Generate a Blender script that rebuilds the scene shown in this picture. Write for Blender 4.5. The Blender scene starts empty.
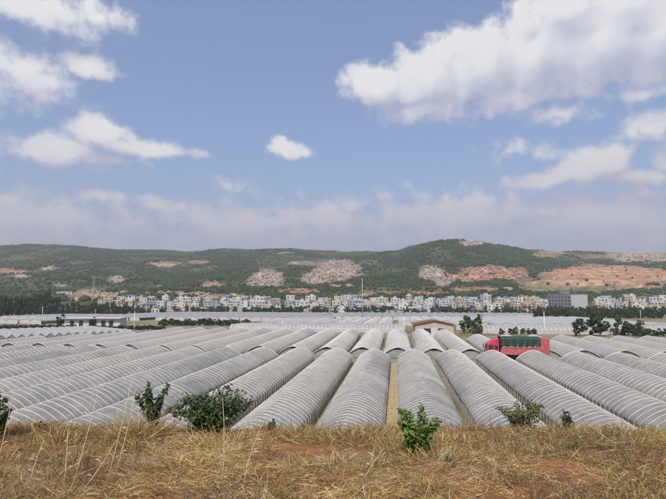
import bpy, math, random
import numpy as np
from mathutils import Vector, Matrix

rng = random.Random(11)
nr = np.random.default_rng(11)
scene = bpy.context.scene
COL = scene.collection
PI = math.pi

# ------------------------------------------------------------------ camera
F, CX, CY = 500.0, 333.0, 249.5          # photo is 666x499, focal length in its pixels
H = 11.9                                 # eye height over the greenhouse floor
PITCH = math.atan(45.5 / F)
TH = math.atan(0.126)                    # the tunnels run along +Y, the view is turned left by TH
HD = (-math.sin(TH), math.cos(TH)); RT = (math.cos(TH), math.sin(TH))
cam_d = bpy.data.cameras.new('camera'); cam = bpy.data.objects.new('camera', cam_d)
COL.objects.link(cam); scene.camera = cam
cam_d.sensor_width = 36; cam_d.lens = F / 666 * 36
cam_d.clip_start = 0.1; cam_d.clip_end = 9000
cam.location = (0, 0, H); cam.rotation_euler = (PI / 2 + PITCH, 0, TH)

# ------------------------------------------------------------------ world
SUN_EL = math.radians(52)
SUN_AZ = -TH + math.radians(-166)        # clockwise from +Y: behind the camera's left shoulder
world = bpy.data.worlds.new('World'); scene.world = world; world.use_nodes = True
wt = world.node_tree; wt.nodes.clear()

def pix_dir(px, py):
    u = (px - CX) / F; v = (CY - py) / F
    hz = math.cos(PITCH) - v * math.sin(PITCH); vt = math.sin(PITCH) + v * math.cos(PITCH)
    x = HD[0] * hz + RT[0] * u; y = HD[1] * hz + RT[1] * u
    n = math.sqrt(x * x + y * y + vt * vt)
    return x / n, y / n, vt / n
def pix_azel(px, py):
    x, y, z = pix_dir(px, py)
    return math.atan2(x, y), math.asin(z)

CLOUDS = [  # centre x, y, half width, half height (photo pixels), strength
    (378, 86, 42, 27, 1.0), (425, 78, 52, 40, 1.05), (480, 66, 60, 48, 1.1), (540, 52, 70, 54, 1.1),
    (605, 40, 75, 56, 1.1), (660, 30, 60, 56, 1.1), (521, 12, 18, 13, .8), (565, 6, 45, 26, 1), (620, 4, 60, 30, 1),
    (430, 106, 60, 20, .75), (500, 100, 60, 22, .7), (560, 113, 48, 11, .55), (655, 122, 40, 20, .65), (640, 94, 45, 10, .5),
    (600, 163, 36, 24, 1.05), (575, 172, 38, 16, .95), (552, 179, 50, 11, .85), (640, 176, 48, 10, .8), (530, 150, 45, 14, .3),
    (40, 12, 75, 27, .62), (95, 16, 40, 19, .6), (10, 0, 50, 25, .55),
    (25, 84, 62, 32, .6), (86, 63, 34, 16, .75), (15, 66, 45, 22, .65), (48, 100, 36, 15, .45),
    (101, 134, 34, 20, 1), (58, 149, 50, 17, .85), (132, 150, 55, 14, .8), (172, 152, 34, 10, .6), (100, 160, 60, 10, .5),
    (284, 149, 25, 11, .9), (277, 145, 13, 9, .8), (306, 151, 14, 6, .6),
    (225, 184, 34, 9, .3), (160, 206, 32, 12, .55), (95, 194, 32, 9, .45), (348, 208, 34, 15, .5), (470, 190, 40, 10, .25),
    (40, 218, 120, 32, .62), (250, 226, 140, 30, .62), (330, 222, 80, 28, .6), (460, 218, 150, 34, .62), (610, 220, 140, 34, .62),
    (720, 150, 60, 25, .8), (-60, 40, 60, 30, .9), (-70, 140, 70, 25, .8), (760, 60, 80, 40, .9), (-100, 215, 100, 22, .5), (790, 215, 110, 24, .5),
]
def N(t, typ, **kw):
    n = t.nodes.new(typ)
    for k, v in kw.items(): setattr(n, k, v)
    return n
def setin(n, **kw):
    for k, v in kw.items(): n.inputs[k].default_value = v
    return n

def cloud_group(fine):
    g = bpy.data.node_groups.new('cloud_density', 'ShaderNodeTree')
    g.interface.new_socket('P', in_out='INPUT', socket_type='NodeSocketVector')
    g.interface.new_socket('D', in_out='OUTPUT', socket_type='NodeSocketFloat')
    gi = N(g, 'NodeGroupInput'); go = N(g, 'NodeGroupOutput'); L = g.links.new
    n1 = N(g, 'ShaderNodeTexNoise', noise_dimensions='2D')
    n1.inputs['Scale'].default_value = 8; n1.inputs['Detail'].default_value = 3; n1.inputs['Roughness'].default_value = .5
    L(gi.outputs['P'], n1.inputs['Vector'])
    w = N(g, 'ShaderNodeVectorMath', operation='MULTIPLY_ADD')
    w.inputs[1].default_value = (.05, .034, 0); w.inputs[2].default_value = (-.025, -.017, 0)
    L(n1.outputs['Color'], w.inputs[0])
    p = N(g, 'ShaderNodeVectorMath', operation='ADD'); L(gi.outputs['P'], p.inputs[0]); L(w.outputs[0], p.inputs[1])
    last = None
    for cx, cy, rx, ry, s in CLOUDS:
        a, e = pix_azel(cx, cy); ix, iy = F / rx, F / ry
        m = N(g, 'ShaderNodeVectorMath', operation='MULTIPLY_ADD')
        m.inputs[1].default_value = (ix, iy, 0); m.inputs[2].default_value = (-a * ix, -e * iy, 0)
        L(p.outputs[0], m.inputs[0])
        ln = N(g, 'ShaderNodeVectorMath', operation='LENGTH'); L(m.outputs[0], ln.inputs[0])
        q = N(g, 'ShaderNodeMath', operation='MULTIPLY_ADD')
        q.inputs[1].default_value = -1.25 * s; q.inputs[2].default_value = 1.25 * s; L(ln.outputs['Value'], q.inputs[0])
        if last is None: last = q
        else:
            mx = N(g, 'ShaderNodeMath', operation='SMOOTH_MAX'); mx.inputs[2].default_value = .15
            L(last.outputs[0], mx.inputs[0]); L(q.outputs[0], mx.inputs[1]); last = mx
    # outside the picture the same kind of scattered cloud goes on
    n3 = N(g, 'ShaderNodeTexNoise', noise_dimensions='2D'); n3.inputs['Scale'].default_value = 3.2; n3.inputs['Detail'].default_value = 2
    L(gi.outputs['P'], n3.inputs['Vector'])
    g3 = N(g, 'ShaderNodeMath', operation='MULTIPLY_ADD'); g3.inputs[1].default_value = 4.5; g3.inputs[2].default_value = -2.45
    L(n3.outputs['Fac'], g3.inputs[0])
    sx = N(g, 'ShaderNodeSeparateXYZ'); L(gi.outputs['P'], sx.inputs[0])
    off = N(g, 'ShaderNodeMath', operation='ADD'); off.inputs[1].default_value = TH; L(sx.outputs['X'], off.inputs[0])
    ab = N(g, 'ShaderNodeMath', operation='ABSOLUTE'); L(off.outputs[0], ab.inputs[0])
    ma = N(g, 'ShaderNodeMapRange', interpolation_type='SMOOTHSTEP'); setin(ma, **{'From Min': .62, 'From Max': .85}); L(ab.outputs[0], ma.inputs[0])
    mb = N(g, 'ShaderNodeMapRange', interpolation_type='SMOOTHSTEP'); setin(mb, **{'From Min': .60, 'From Max': .8}); L(sx.outputs['Y'], mb.inputs[0])
    mm = N(g, 'ShaderNodeMath', operation='MAXIMUM'); L(ma.outputs[0], mm.inputs[0]); L(mb.outputs[0], mm.inputs[1])
    sh = N(g, 'ShaderNodeMath', operation='MULTIPLY_ADD'); sh.inputs[1].default_value = 2; sh.inputs[2].default_value = -2; L(mm.outputs[0], sh.inputs[0])
    gg = N(g, 'ShaderNodeMath', operation='ADD'); L(g3.outputs[0], gg.inputs[0]); L(sh.outputs[0], gg.inputs[1])
    mx = N(g, 'ShaderNodeMath', operation='MAXIMUM'); L(last.outputs[0], mx.inputs[0]); L(gg.outputs[0], mx.inputs[1])
    if not fine:
        L(mx.outputs[0], go.inputs['D']); return g
    n2 = N(g, 'ShaderNodeTexNoise', noise_dimensions='2D'); n2.inputs['Scale'].default_value = 22; n2.inputs['Detail'].default_value = 7; n2.inputs['Roughness'].default_value = .6
    st = N(g, 'ShaderNodeVectorMath', operation='MULTIPLY'); st.inputs[1].default_value = (1, 1.2, 1); L(gi.outputs['P'], st.inputs[0]); L(st.outputs[0], n2.inputs['Vector'])
    a1 = N(g, 'ShaderNodeMath', operation='MULTIPLY_ADD'); a1.inputs[1].default_value = 1.3; L(n2.outputs['Fac'], a1.inputs[0])
    vo = N(g, 'ShaderNodeTexVoronoi', feature='F1', voronoi_dimensions='2D'); vo.inputs['Scale'].default_value = 24; vo.inputs['Detail'].default_value = 1.0; vo.inputs['Roughness'].default_value = .5
    L(p.outputs[0], vo.inputs['Vector'])
    v1 = N(g, 'ShaderNodeMath', operation='MULTIPLY_ADD'); v1.inputs[1].default_value = -.2; L(vo.outputs['Distance'], v1.inputs[0]); L(mx.outputs[0], v1.inputs[2]); L(v1.outputs[0], a1.inputs[2])
    a3 = N(g, 'ShaderNodeMath', operation='ADD'); a3.inputs[1].default_value = -.59; L(a1.outputs[0], a3.inputs[0])
    L(a3.outputs[0], go.inputs['D'])
    g.interface.new_socket('S', in_out='OUTPUT', socket_type='NodeSocketFloat')
    n4 = N(g, 'ShaderNodeMath', operation='MULTIPLY_ADD'); n4.inputs[1].default_value = .5; L(n2.outputs['Fac'], n4.inputs[0]); v2 = N(g, 'ShaderNodeMath', operation='ADD'); v2.inputs[1].default_value = .27; L(v1.outputs[0], v2.inputs[0]); L(v2.outputs[0], n4.inputs[2])
    L(n4.outputs[0], go.inputs['S'])
    return g

SKY_STRENGTH = 0.15
def build_world():
    t = wt; L = t.links.new
    tc = N(t, 'ShaderNodeTexCoord'); sep = N(t, 'ShaderNodeSeparateXYZ')
    nm = N(t, 'ShaderNodeVectorMath', operation='NORMALIZE'); L(tc.outputs['Generated'], nm.inputs[0]); L(nm.outputs[0], sep.inputs[0])
    az = N(t, 'ShaderNodeMath', operation='ARCTAN2'); L(sep.outputs['X'], az.inputs[0]); L(sep.outputs['Y'], az.inputs[1])
    el = N(t, 'ShaderNodeMath', operation='ARCSINE'); L(sep.outputs['Z'], el.inputs[0])
    cb = N(t, 'ShaderNodeCombineXYZ'); L(az.outputs[0], cb.inputs[0]); L(el.outputs[0], cb.inputs[1])
    g1 = N(t, 'ShaderNodeGroup'); g1.node_tree = cloud_group(True); L(cb.outputs[0], g1.inputs[0])
    of = N(t, 'ShaderNodeVectorMath', operation='ADD'); of.inputs[1].default_value = (-.02, .042, 0); L(cb.outputs[0], of.inputs[0])
    g2 = N(t, 'ShaderNodeGroup'); g2.node_tree = cloud_group(False); L(of.outputs[0], g2.inputs[0])
    al = N(t, 'ShaderNodeMapRange', interpolation_type='SMOOTHSTEP'); setin(al, **{'From Min': -.08, 'From Max': .58, 'To Max': .96}); L(g1.outputs[0], al.inputs[0])
    df = N(t, 'ShaderNodeMath', operation='SUBTRACT'); L(g1.outputs['S'], df.inputs[0]); L(g2.outputs[0], df.inputs[1])
    sd = N(t, 'ShaderNodeMapRange', interpolation_type='SMOOTHSTEP'); setin(sd, **{'From Min': -.25, 'From Max': 1.15}); L(df.outputs[0], sd.inputs[0])
    cc = N(t, 'ShaderNodeMix', data_type='RGBA'); L(sd.outputs[0], cc.inputs['Factor'])
    cc.inputs[6].default_value = (3.1, 3.25, 4.05, 1); cc.inputs[7].default_value = (5.6, 5.55, 5.6, 1)
    sky = N(t, 'ShaderNodeTexSky', sky_type='NISHITA'); sky.sun_disc = False
    sky.sun_elevation = SUN_EL; sky.sun_rotation = SUN_AZ
    sky.altitude = 500; sky.air_density = 1.3; sky.dust_density = 4.0; sky.ozone_density = 6.0
    # far clouds near the horizon fade into the haze, all the way round
    hz = N(t, 'ShaderNodeMapRange', interpolation_type='SMOOTHSTEP'); setin(hz, **{'From Min': .07, 'From Max': .36, 'To Min': .86, 'To Max': .0}); L(el.outputs[0], hz.inputs[0])
    ch = N(t, 'ShaderNodeMix', data_type='RGBA'); L(hz.outputs[0], ch.inputs['Factor']); L(cc.outputs[2], ch.inputs[6]); ch.inputs[7].default_value = (2.95, 2.9, 3.35, 1)
    cc = ch
    mixa = N(t, 'ShaderNodeMix', data_type='RGBA'); L(al.outputs[0], mixa.inputs['Factor'])
    veil = N(t, 'ShaderNodeMix', data_type='RGBA'); vf = N(t, 'ShaderNodeMapRange', interpolation_type='SMOOTHSTEP'); setin(vf, **{'From Min': .02, 'From Max': .30, 'To Min': .82, 'To Max': .36}); L(el.outputs[0], vf.inputs[0]); L(vf.outputs[0], veil.inputs['Factor'])   # thin haze, thicker towards the horizon all round
    L(sky.outputs[0], veil.inputs[6]); vc = N(t, 'ShaderNodeMix', data_type='RGBA'); vr = N(t, 'ShaderNodeMapRange', interpolation_type='SMOOTHSTEP'); setin(vr, **{'From Min': .04, 'From Max': .34}); L(el.outputs[0], vr.inputs[0]); L(vr.outputs[0], vc.inputs['Factor']); vc.inputs[6].default_value = (2.55, 2.5, 3.15, 1); vc.inputs[7].default_value = (2.35, 2.6, 3.9, 1); L(vc.outputs[2], veil.inputs[7])
    L(veil.outputs[2], mixa.inputs[6]); L(cc.outputs[2], mixa.inputs[7])
    bg = N(t, 'ShaderNodeBackground'); bg.inputs['Strength'].default_value = SKY_STRENGTH; L(mixa.outputs[2], bg.inputs[0])
    out = N(t, 'ShaderNodeOutputWorld'); L(bg.outputs[0], out.inputs[0])
build_world()
world.cycles.sampling_method = 'MANUAL'; world.cycles.sample_map_resolution = 256

sun_d = bpy.data.lights.new('sun', 'SUN'); sun = bpy.data.objects.new('sun', sun_d); COL.objects.link(sun)
sun_d.energy = 4.0; sun_d.angle = math.radians(.6); sun_d.color = (1, .95, .87)
sv = Vector((math.sin(SUN_AZ) * math.cos(SUN_EL), math.cos(SUN_AZ) * math.cos(SUN_EL), math.sin(SUN_EL)))
sun.rotation_euler = sv.to_track_quat('Z', 'Y').to_euler(); sun.location = (50, -50, 80)

vs = scene.view_settings; vs.view_transform = 'Standard'; vs.look = 'None'; vs.exposure = 0.0; vs.gamma = 1; vs.use_curve_mapping = False
scene.cycles.max_bounces = 4; scene.cycles.diffuse_bounces = 2; scene.cycles.glossy_bounces = 2; scene.cycles.transmission_bounces = 3; scene.cycles.volume_bounces = 0; scene.cycles.transparent_max_bounces = 12
scene.cycles.use_denoising = True

# ------------------------------------------------------------------ helpers
def tane(py):
    v = (CY - py) / F
    return (math.sin(PITCH) + v * math.cos(PITCH)) / (math.cos(PITCH) - v * math.sin(PITCH))
def lat(px, py=300.0):
    v = (CY - py) / F
    return (px - CX) / F / (math.cos(PITCH) - v * math.sin(PITCH))
def XY(px, d, py=300.0):
    u = lat(px, py) * d
    return HD[0] * d + RT[0] * u, HD[1] * d + RT[1] * u
def ZP(py, d): return H + tane(py) * d
def proj(x, y, z):
    d = x * HD[0] + y * HD[1]; u = x * RT[0] + y * RT[1]; w = z - H
    c = d * math.cos(PITCH) + w * math.sin(PITCH); up = -d * math.sin(PITCH) + w * math.cos(PITCH)
    return CX + F * u / c, CY - F * up / c
GP = [(-400, 0), (75, 0), (94, 0), (96, -.35), (140, -.8), (520, -7.4), (4000, -7.4)]
def gz(y): return float(np.interp(y, [p[0] for p in GP], [p[1] for p in GP]))
def ground(px, py):
    """the ground point seen at a photo pixel"""
    d = 60.0
    while d < 620:
        x, y = XY(px, d, py)
        if ZP(py, d) <= gz(y): break
        d += .5
    return x, y, gz(y), d

def vnoise(x, y, seed=0):
    x = np.asarray(x, float); y = np.asarray(y, float)
    xi = np.floor(x).astype(np.int64); yi = np.floor(y).astype(np.int64); fx = x - xi; fy = y - yi
    fx = fx * fx * (3 - 2 * fx); fy = fy * fy * (3 - 2 * fy)
    def h(a, b):
        n = (a * 374761393 + b * 668265263 + seed * 1442695041) & 0xffffffff
        n = ((n ^ (n >> 13)) * 1274126177) & 0xffffffff
        return ((n ^ (n >> 16)) & 0xffff) / 65535.0
    return (h(xi, yi) * (1 - fx) + h(xi + 1, yi) * fx) * (1 - fy) + (h(xi, yi + 1) * (1 - fx) + h(xi + 1, yi + 1) * fx) * fy
def fbm(x, y, seed=0, o=4):
    s = 0; a = .5; t = 0
    for i in range(o):
        s = s + a * vnoise(np.asarray(x) * 2 ** i, np.asarray(y) * 2 ** i, seed + i * 17); t += a; a *= .5
    return s / t

def mesh_np(name, V, Fc, smooth=False, cols=None, mats=None):
    V = np.asarray(V, np.float32); Fc = np.asarray(Fc, np.int32)
    me = bpy.data.meshes.new(name); k = Fc.shape[1]; m = len(Fc)
    me.vertices.add(len(V)); me.vertices.foreach_set('co', V.ravel())
    me.loops.add(m * k); me.loops.foreach_set('vertex_index', Fc.ravel())
    me.polygons.add(m); me.polygons.foreach_set('loop_start', np.arange(m, dtype=np.int32) * k)
    me.polygons.foreach_set('use_smooth', np.full(m, smooth))
    if cols is not None:
        ca = me.color_attributes.new('Col', 'FLOAT_COLOR', 'POINT')
        c = np.ones((len(V), 4), np.float32); c[:, :3] = cols; ca.data.foreach_set('color', c.ravel())
    me.update(calc_edges=True); me.validate()
    if mats: me.materials.append(mats)
    return me
class MB:
    """collects mixed polygons for one mesh"""
    def __init__(s): s.v = []; s.f = []
    def box(s, c, d, rz=0, top=None):
        x, y, z = d[0] / 2, d[1] / 2, d[2] / 2; tx, ty = (top or (1, 1)); b = len(s.v); ca, sa = math.cos(rz), math.sin(rz)
        for (i, j, k) in ((-1, -1, -1), (1, -1, -1), (1, 1, -1), (-1, 1, -1), (-1, -1, 1), (1, -1, 1), (1, 1, 1), (-1, 1, 1)):
            px = i * x * (tx if k > 0 else 1); py = j * y * (ty if k > 0 else 1)
            s.v.append((c[0] + px * ca - py * sa, c[1] + px * sa + py * ca, c[2] + k * z))
        for q in ((0, 3, 2, 1), (4, 5, 6, 7), (0, 1, 5, 4), (1, 2, 6, 5), (2, 3, 7, 6), (3, 0, 4, 7)): s.f.append([b + i for i in q])
        return s
    def tube(s, pts, rad, n=6, cap=True):
        pts = [Vector(p) for p in pts]; rs = rad if isinstance(rad, (list, tuple)) else [rad] * len(pts); rings = []
        for i, p in enumerate(pts):
            t = (pts[min(i + 1, len(pts) - 1)] - pts[max(i - 1, 0)]).normalized()
            a = t.cross(Vector((0, 0, 1)) if abs(t.z) < .9 else Vector((1, 0, 0))).normalized(); b_ = t.cross(a)
            r0 = len(s.v)
            for k in range(n):
                an = 2 * PI * k / n; s.v.append(tuple(p + (a * math.cos(an) + b_ * math.sin(an)) * rs[i]))
            rings.append(r0)
        for i in range(len(rings) - 1):
            for k in range(n):
                s.f.append([rings[i] + k, rings[i] + (k + 1) % n, rings[i + 1] + (k + 1) % n, rings[i + 1] + k])
        if cap:
            s.f.append([rings[0] + k for k in range(n)][::-1]); s.f.append([rings[-1] + k for k in range(n)])
        return s
    def prism(s, poly, y0, y1):
        """poly of (x, z) drawn out along y"""
        b = len(s.v); n = len(poly)
        for y in (y0, y1):
            for x, z in poly: s.v.append((x, y, z))
        s.f.append([b + i for i in range(n)]); s.f.append([b + n + i for i in range(n)][::-1])
        for i in range(n): s.f.append([b + i, b + n + i, b + n + (i + 1) % n, b + (i + 1) % n])
        return s
    def mesh(s, name, mat=None, smooth=False):
        me = bpy.data.meshes.new(name); me.from_pydata(s.v, [], s.f)
        import bmesh
        bm = bmesh.new(); bm.from_mesh(me); bmesh.ops.recalc_face_normals(bm, faces=bm.faces); bm.to_mesh(me); bm.free()
        if smooth: me.polygons.foreach_set('use_smooth', np.full(len(me.polygons), True))
        me.update()
        if mat: me.materials.append(mat)
        return me
def obj(name, me, parent=None, loc=(0, 0, 0), rz=0, kind=None):
    o = bpy.data.objects.new(name, me); COL.objects.link(o); o.location = loc
    if rz: o.rotation_euler = (0, 0, rz)
    if parent: o.parent = parent
    if kind: o['kind'] = kind
    return o
def thing(name, label, cat, group=None, loc=(0, 0, 0), rz=0, me=None):
    o = obj(name, me, None, loc, rz); o['label'] = label; o['category'] = cat
    if group: o['group'] = group
    return o
ORD = ['nearest', 'first', 'second', 'third', 'fourth', 'fifth', 'sixth', 'seventh', 'eighth', 'ninth', 'tenth', 'eleventh', 'twelfth', 'thirteenth', 'fourteenth', 'fifteenth', 'sixteenth', 'seventeenth', 'eighteenth', 'nineteenth', 'twentieth']
def ordw(n):
    if n <= 20: return ORD[n]
    if n == 100: return 'hundredth'
    if n > 100: return 'hundred-and-' + ordw(n - 100)
    tens = {2: 'twenty', 3: 'thirty', 4: 'forty', 5: 'fifty', 6: 'sixty', 7: 'seventy', 8: 'eighty', 9: 'ninety'}[n // 10]
    return tens[:-1] + 'ieth' if n % 10 == 0 else tens + '-' + ORD[n % 10]

# ------------------------------------------------------------------ materials
def mat(name, c1, c2=None, scale=3.0, rough=.8, spec=.3, bump=0, detail=5, attr=False, metal=0, coord='Object', trans=0, attr_noise=.0, lo=.35, hi=.65, c3=None, c3scale=.3, bscale=None):
    m = bpy.data.materials.new(name); m.use_nodes = True; t = m.node_tree; L = t.links.new
    b = t.nodes['Principled BSDF']; out = t.nodes['Material Output']
    b.inputs['Roughness'].default_value = rough; b.inputs['Specular IOR Level'].default_value = spec; b.inputs['Metallic'].default_value = metal
    tc = N(t, 'ShaderNodeTexCoord'); co = tc.outputs['Object']
    if coord == 'World':
        ge = N(t, 'ShaderNodeNewGeometry'); co = ge.outputs['Position']
    no = N(t, 'ShaderNodeTexNoise'); no.inputs['Scale'].default_value = scale; no.inputs['Detail'].default_value = detail; no.inputs['Roughness'].default_value = .6
    L(co, no.inputs['Vector'])
    mr = N(t, 'ShaderNodeMapRange'); setin(mr, **{'From Min': lo, 'From Max': hi}); L(no.outputs['Fac'], mr.inputs[0])
    col = None
    if attr:
        va = N(t, 'ShaderNodeVertexColor', layer_name='Col'); col = va.outputs['Color']
        if attr_noise:
            mu = N(t, 'ShaderNodeMapRange'); setin(mu, **{'From Min': lo, 'From Max': hi, 'To Min': 1 - attr_noise, 'To Max': 1 + attr_noise}); L(no.outputs['Fac'], mu.inputs[0])
            mx = N(t, 'ShaderNodeVectorMath', operation='SCALE'); L(col, mx.inputs[0]); L(mu.outputs[0], mx.inputs['Scale']); col = mx.outputs[0]
    else:
        mx = N(t, 'ShaderNodeMix', data_type='RGBA'); L(mr.outputs[0], mx.inputs['Factor'])
        mx.inputs[6].default_value = (*c1, 1); mx.inputs[7].default_value = (*(c2 or c1), 1); col = mx.outputs[2]
        if c3:
            n3 = N(t, 'ShaderNodeTexNoise'); n3.inputs['Scale'].default_value = c3scale; n3.inputs['Detail'].default_value = 4; L(co, n3.inputs['Vector'])
            m3 = N(t, 'ShaderNodeMapRange'); setin(m3, **{'From Min': .48, 'From Max': .6}); L(n3.outputs['Fac'], m3.inputs[0])
            x3 = N(t, 'ShaderNodeMix', data_type='RGBA'); L(m3.outputs[0], x3.inputs['Factor']); L(col, x3.inputs[6]); x3.inputs[7].default_value = (*c3, 1); col = x3.outputs[2]
    L(col, b.inputs['Base Color'])
    if bump:
        bn = no
        if bscale:
            bn = N(t, 'ShaderNodeTexNoise'); bn.inputs['Scale'].default_value = bscale; bn.inputs['Detail'].default_value = 6; L(co, bn.inputs['Vector'])
        bp = N(t, 'ShaderNodeBump'); bp.inputs['Distance'].default_value = bump; bp.inputs['Strength'].default_value = .9; L(bn.outputs['Fac'], bp.inputs['Height']); L(bp.outputs[0], b.inputs['Normal'])
    if trans:
        tr = N(t, 'ShaderNodeBsdfTranslucent'); L(col, tr.inputs['Color'])
        ms = N(t, 'ShaderNodeMixShader'); ms.inputs[0].default_value = trans; L(b.outputs[0], ms.inputs[1]); L(tr.outputs[0], ms.inputs[2]); L(ms.outputs[0], out.inputs['Surface'])
    return m
M = {}
M['plain'] = mat('plain_soil', (.29, .245, .165), (.18, .15, .09), 2.5, .95, .1, .05, coord='World', c3=(.14, .135, .06), c3scale=.05)
M['bank'] = mat('bank_soil', (.34, .16, .065), (.17, .085, .042), 4.5, .95, .1, .05, coord='World', detail=9, c3=(.27, .18, .10), c3scale=1.6, bscale=14)
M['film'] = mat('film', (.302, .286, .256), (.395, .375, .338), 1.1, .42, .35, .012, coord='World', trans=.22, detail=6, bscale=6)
def weather(m, lo=.90, hi=1.06):
    """every sheet a little different, with long dusty streaks"""
    t = m.node_tree; L = t.links.new; b = t.nodes['Principled BSDF']; src = b.inputs['Base Color'].links[0].from_socket
    oi = N(t, 'ShaderNodeObjectInfo'); mr = N(t, 'ShaderNodeMapRange'); setin(mr, **{'To Min': lo, 'To Max': hi}); L(oi.outputs['Random'], mr.inputs[0])
    tc = N(t, 'ShaderNodeTexCoord'); mp = N(t, 'ShaderNodeMapping'); mp.inputs['Scale'].default_value = (.5, .12, .5); L(tc.outputs['Object'], mp.inputs[0])
    ad = N(t, 'ShaderNodeVectorMath', operation='ADD'); L(mp.outputs[0], ad.inputs[0]); sc_ = N(t, 'ShaderNodeVectorMath', operation='SCALE'); sc_.inputs[0].default_value = (31, 17, 7); L(oi.outputs['Random'], sc_.inputs['Scale']); L(sc_.outputs[0], ad.inputs[1])
    no = N(t, 'ShaderNodeTexNoise'); no.inputs['Scale'].default_value = 1.6; no.inputs['Detail'].default_value = 6; L(ad.outputs[0], no.inputs['Vector'])
    m2 = N(t, 'ShaderNodeMapRange'); setin(m2, **{'From Min': .3, 'From Max': .7, 'To Min': .82, 'To Max': 1.14}); L(no.outputs['Fac'], m2.inputs[0])
    mu = N(t, 'ShaderNodeMath', operation='MULTIPLY'); L(mr.outputs[0], mu.inputs[0]); L(m2.outputs[0], mu.inputs[1])
    vs_ = N(t, 'ShaderNodeVectorMath', operation='SCALE'); L(src, vs_.inputs[0]); L(mu.outputs[0], vs_.inputs['Scale']); L(vs_.outputs[0], b.inputs['Base Color'])
    rr = N(t, 'ShaderNodeMapRange'); setin(rr, **{'From Min': .35, 'From Max': .65, 'To Min': .30, 'To Max': .60}); L(no.outputs['Fac'], rr.inputs[0]); L(rr.outputs[0], b.inputs['Roughness'])
weather(M['film'])
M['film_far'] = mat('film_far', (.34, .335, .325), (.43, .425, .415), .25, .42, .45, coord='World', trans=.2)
M['rib'] = mat('rib', (.42, .40, .37), (.52, .50, .47), 2, .5, .4, coord='World')
M['net'] = mat('side_net', (.40, .34, .22), (.54, .47, .34), 6, .9, .1, coord='World', detail=7)
M['endwall'] = mat('end_film', (.30, .32, .29), (.40, .42, .38), 1.5, .5, .4, coord='World', trans=.2)
M['steel'] = mat('galvanised_steel', (.45, .45, .44), (.55, .55, .54), 4, .45, .5, metal=.6)
M['hill'] = mat('hill_ground', (0, 0, 0), attr=True, attr_noise=.38, scale=.06, rough=.95, spec=.1, bump=3.0, coord='World', detail=8, bscale=.16)
M['wood'] = mat('hill_scrub', (0, 0, 0), attr=True, attr_noise=.3, scale=.5, rough=.8, spec=.1, coord='World')
M['leaf_d'] = mat('dark_foliage', (.022, .036, .014), (.05, .075, .026), .6, .6, .25, trans=.15)
M['leaf_m'] = mat('green_foliage', (.035, .058, .018), (.075, .11, .034), .6, .6, .25, trans=.2)
M['leaf_y'] = mat('bright_foliage', (.09, .16, .028), (.18, .27, .055), 6, .5, .3, trans=.3)
M['leaf_f'] = mat('bush_foliage', (.038, .07, .018), (.095, .14, .04), 7, .45, .35, trans=.25)
M['leaf_dry'] = mat('dry_foliage', (.075, .10, .03), (.15, .145, .06), 7, .7, .2, trans=.2)
M['bark'] = mat('bark', (.10, .075, .05), (.17, .13, .09), 8, .9, .1, .02)
M['straw'] = mat('straw', (0, 0, 0), attr=True, rough=.7, spec=.2, trans=.2)
M['glass'] = mat('window_glass', (.025, .03, .035), (.05, .055, .06), 2, .15, .5)
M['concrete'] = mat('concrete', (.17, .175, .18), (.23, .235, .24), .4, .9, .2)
M['pale'] = mat('pale_concrete', (.42, .42, .41), (.5, .5, .49), .3, .85, .2)
HOUSE = {'white': (.58, .58, .56), 'cream': (.58, .53, .42), 'pale grey': (.48, .48, .47), 'tan': (.46, .38, .28), 'off-white': (.58, .56, .51), 'pinkish': (.52, .41, .35), 'grey': (.35, .35, .345), 'yellow-cream': (.56, .49, .34)}
for k, c in HOUSE.items(): M['h_' + k] = mat('render_' + k.replace(' ', '_').replace('-', '_'), c, tuple(x * .82 for x in c), .35, .85, .2, coord='World')
M['roof_red'] = mat('red_roof', (.30, .11, .06), (.38, .17, .10), 1, .8, .2)
M['roof_blue'] = mat('blue_roof', (.10, .20, .42), (.15, .27, .5), 1, .5, .4)
M['roof_grey'] = mat('grey_roof', (.28, .28, .28), (.36, .35, .34), .5, .85, .2)

# ------------------------------------------------------------------ ground
def grid_mesh(name, xs, ys, zf, m, smooth=True):
    Xg, Yg = np.meshgrid(xs, ys); V = np.stack([Xg.ravel(), Yg.ravel(), zf(Xg, Yg).ravel()], 1)
    nx, ny = len(xs), len(ys); i = np.arange((nx - 1) * (ny - 1)); r = i // (nx - 1); c = i % (nx - 1); a = r * nx + c
    return mesh_np(name, V, np.stack([a, a + 1, a + nx + 1, a + nx], 1), smooth, mats=m)
xs = np.concatenate([np.arange(-3000, -300, 150), np.arange(-300, 300, 4), np.arange(300, 3001, 150)])
ys = np.concatenate([np.arange(-300, 20, 40), np.arange(20, 160, 2), np.arange(160, 700, 12), np.arange(700, 3101, 150)])
def zplain(X, Y):
    return np.interp(Y, [p[0] for p in GP], [p[1] for p in GP]) - .10 * fbm(X * .25, Y * .25, 3) * (Y > 20)
obj('ground', grid_mesh('ground', xs, ys, zplain, M['plain']), kind='structure')

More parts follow.
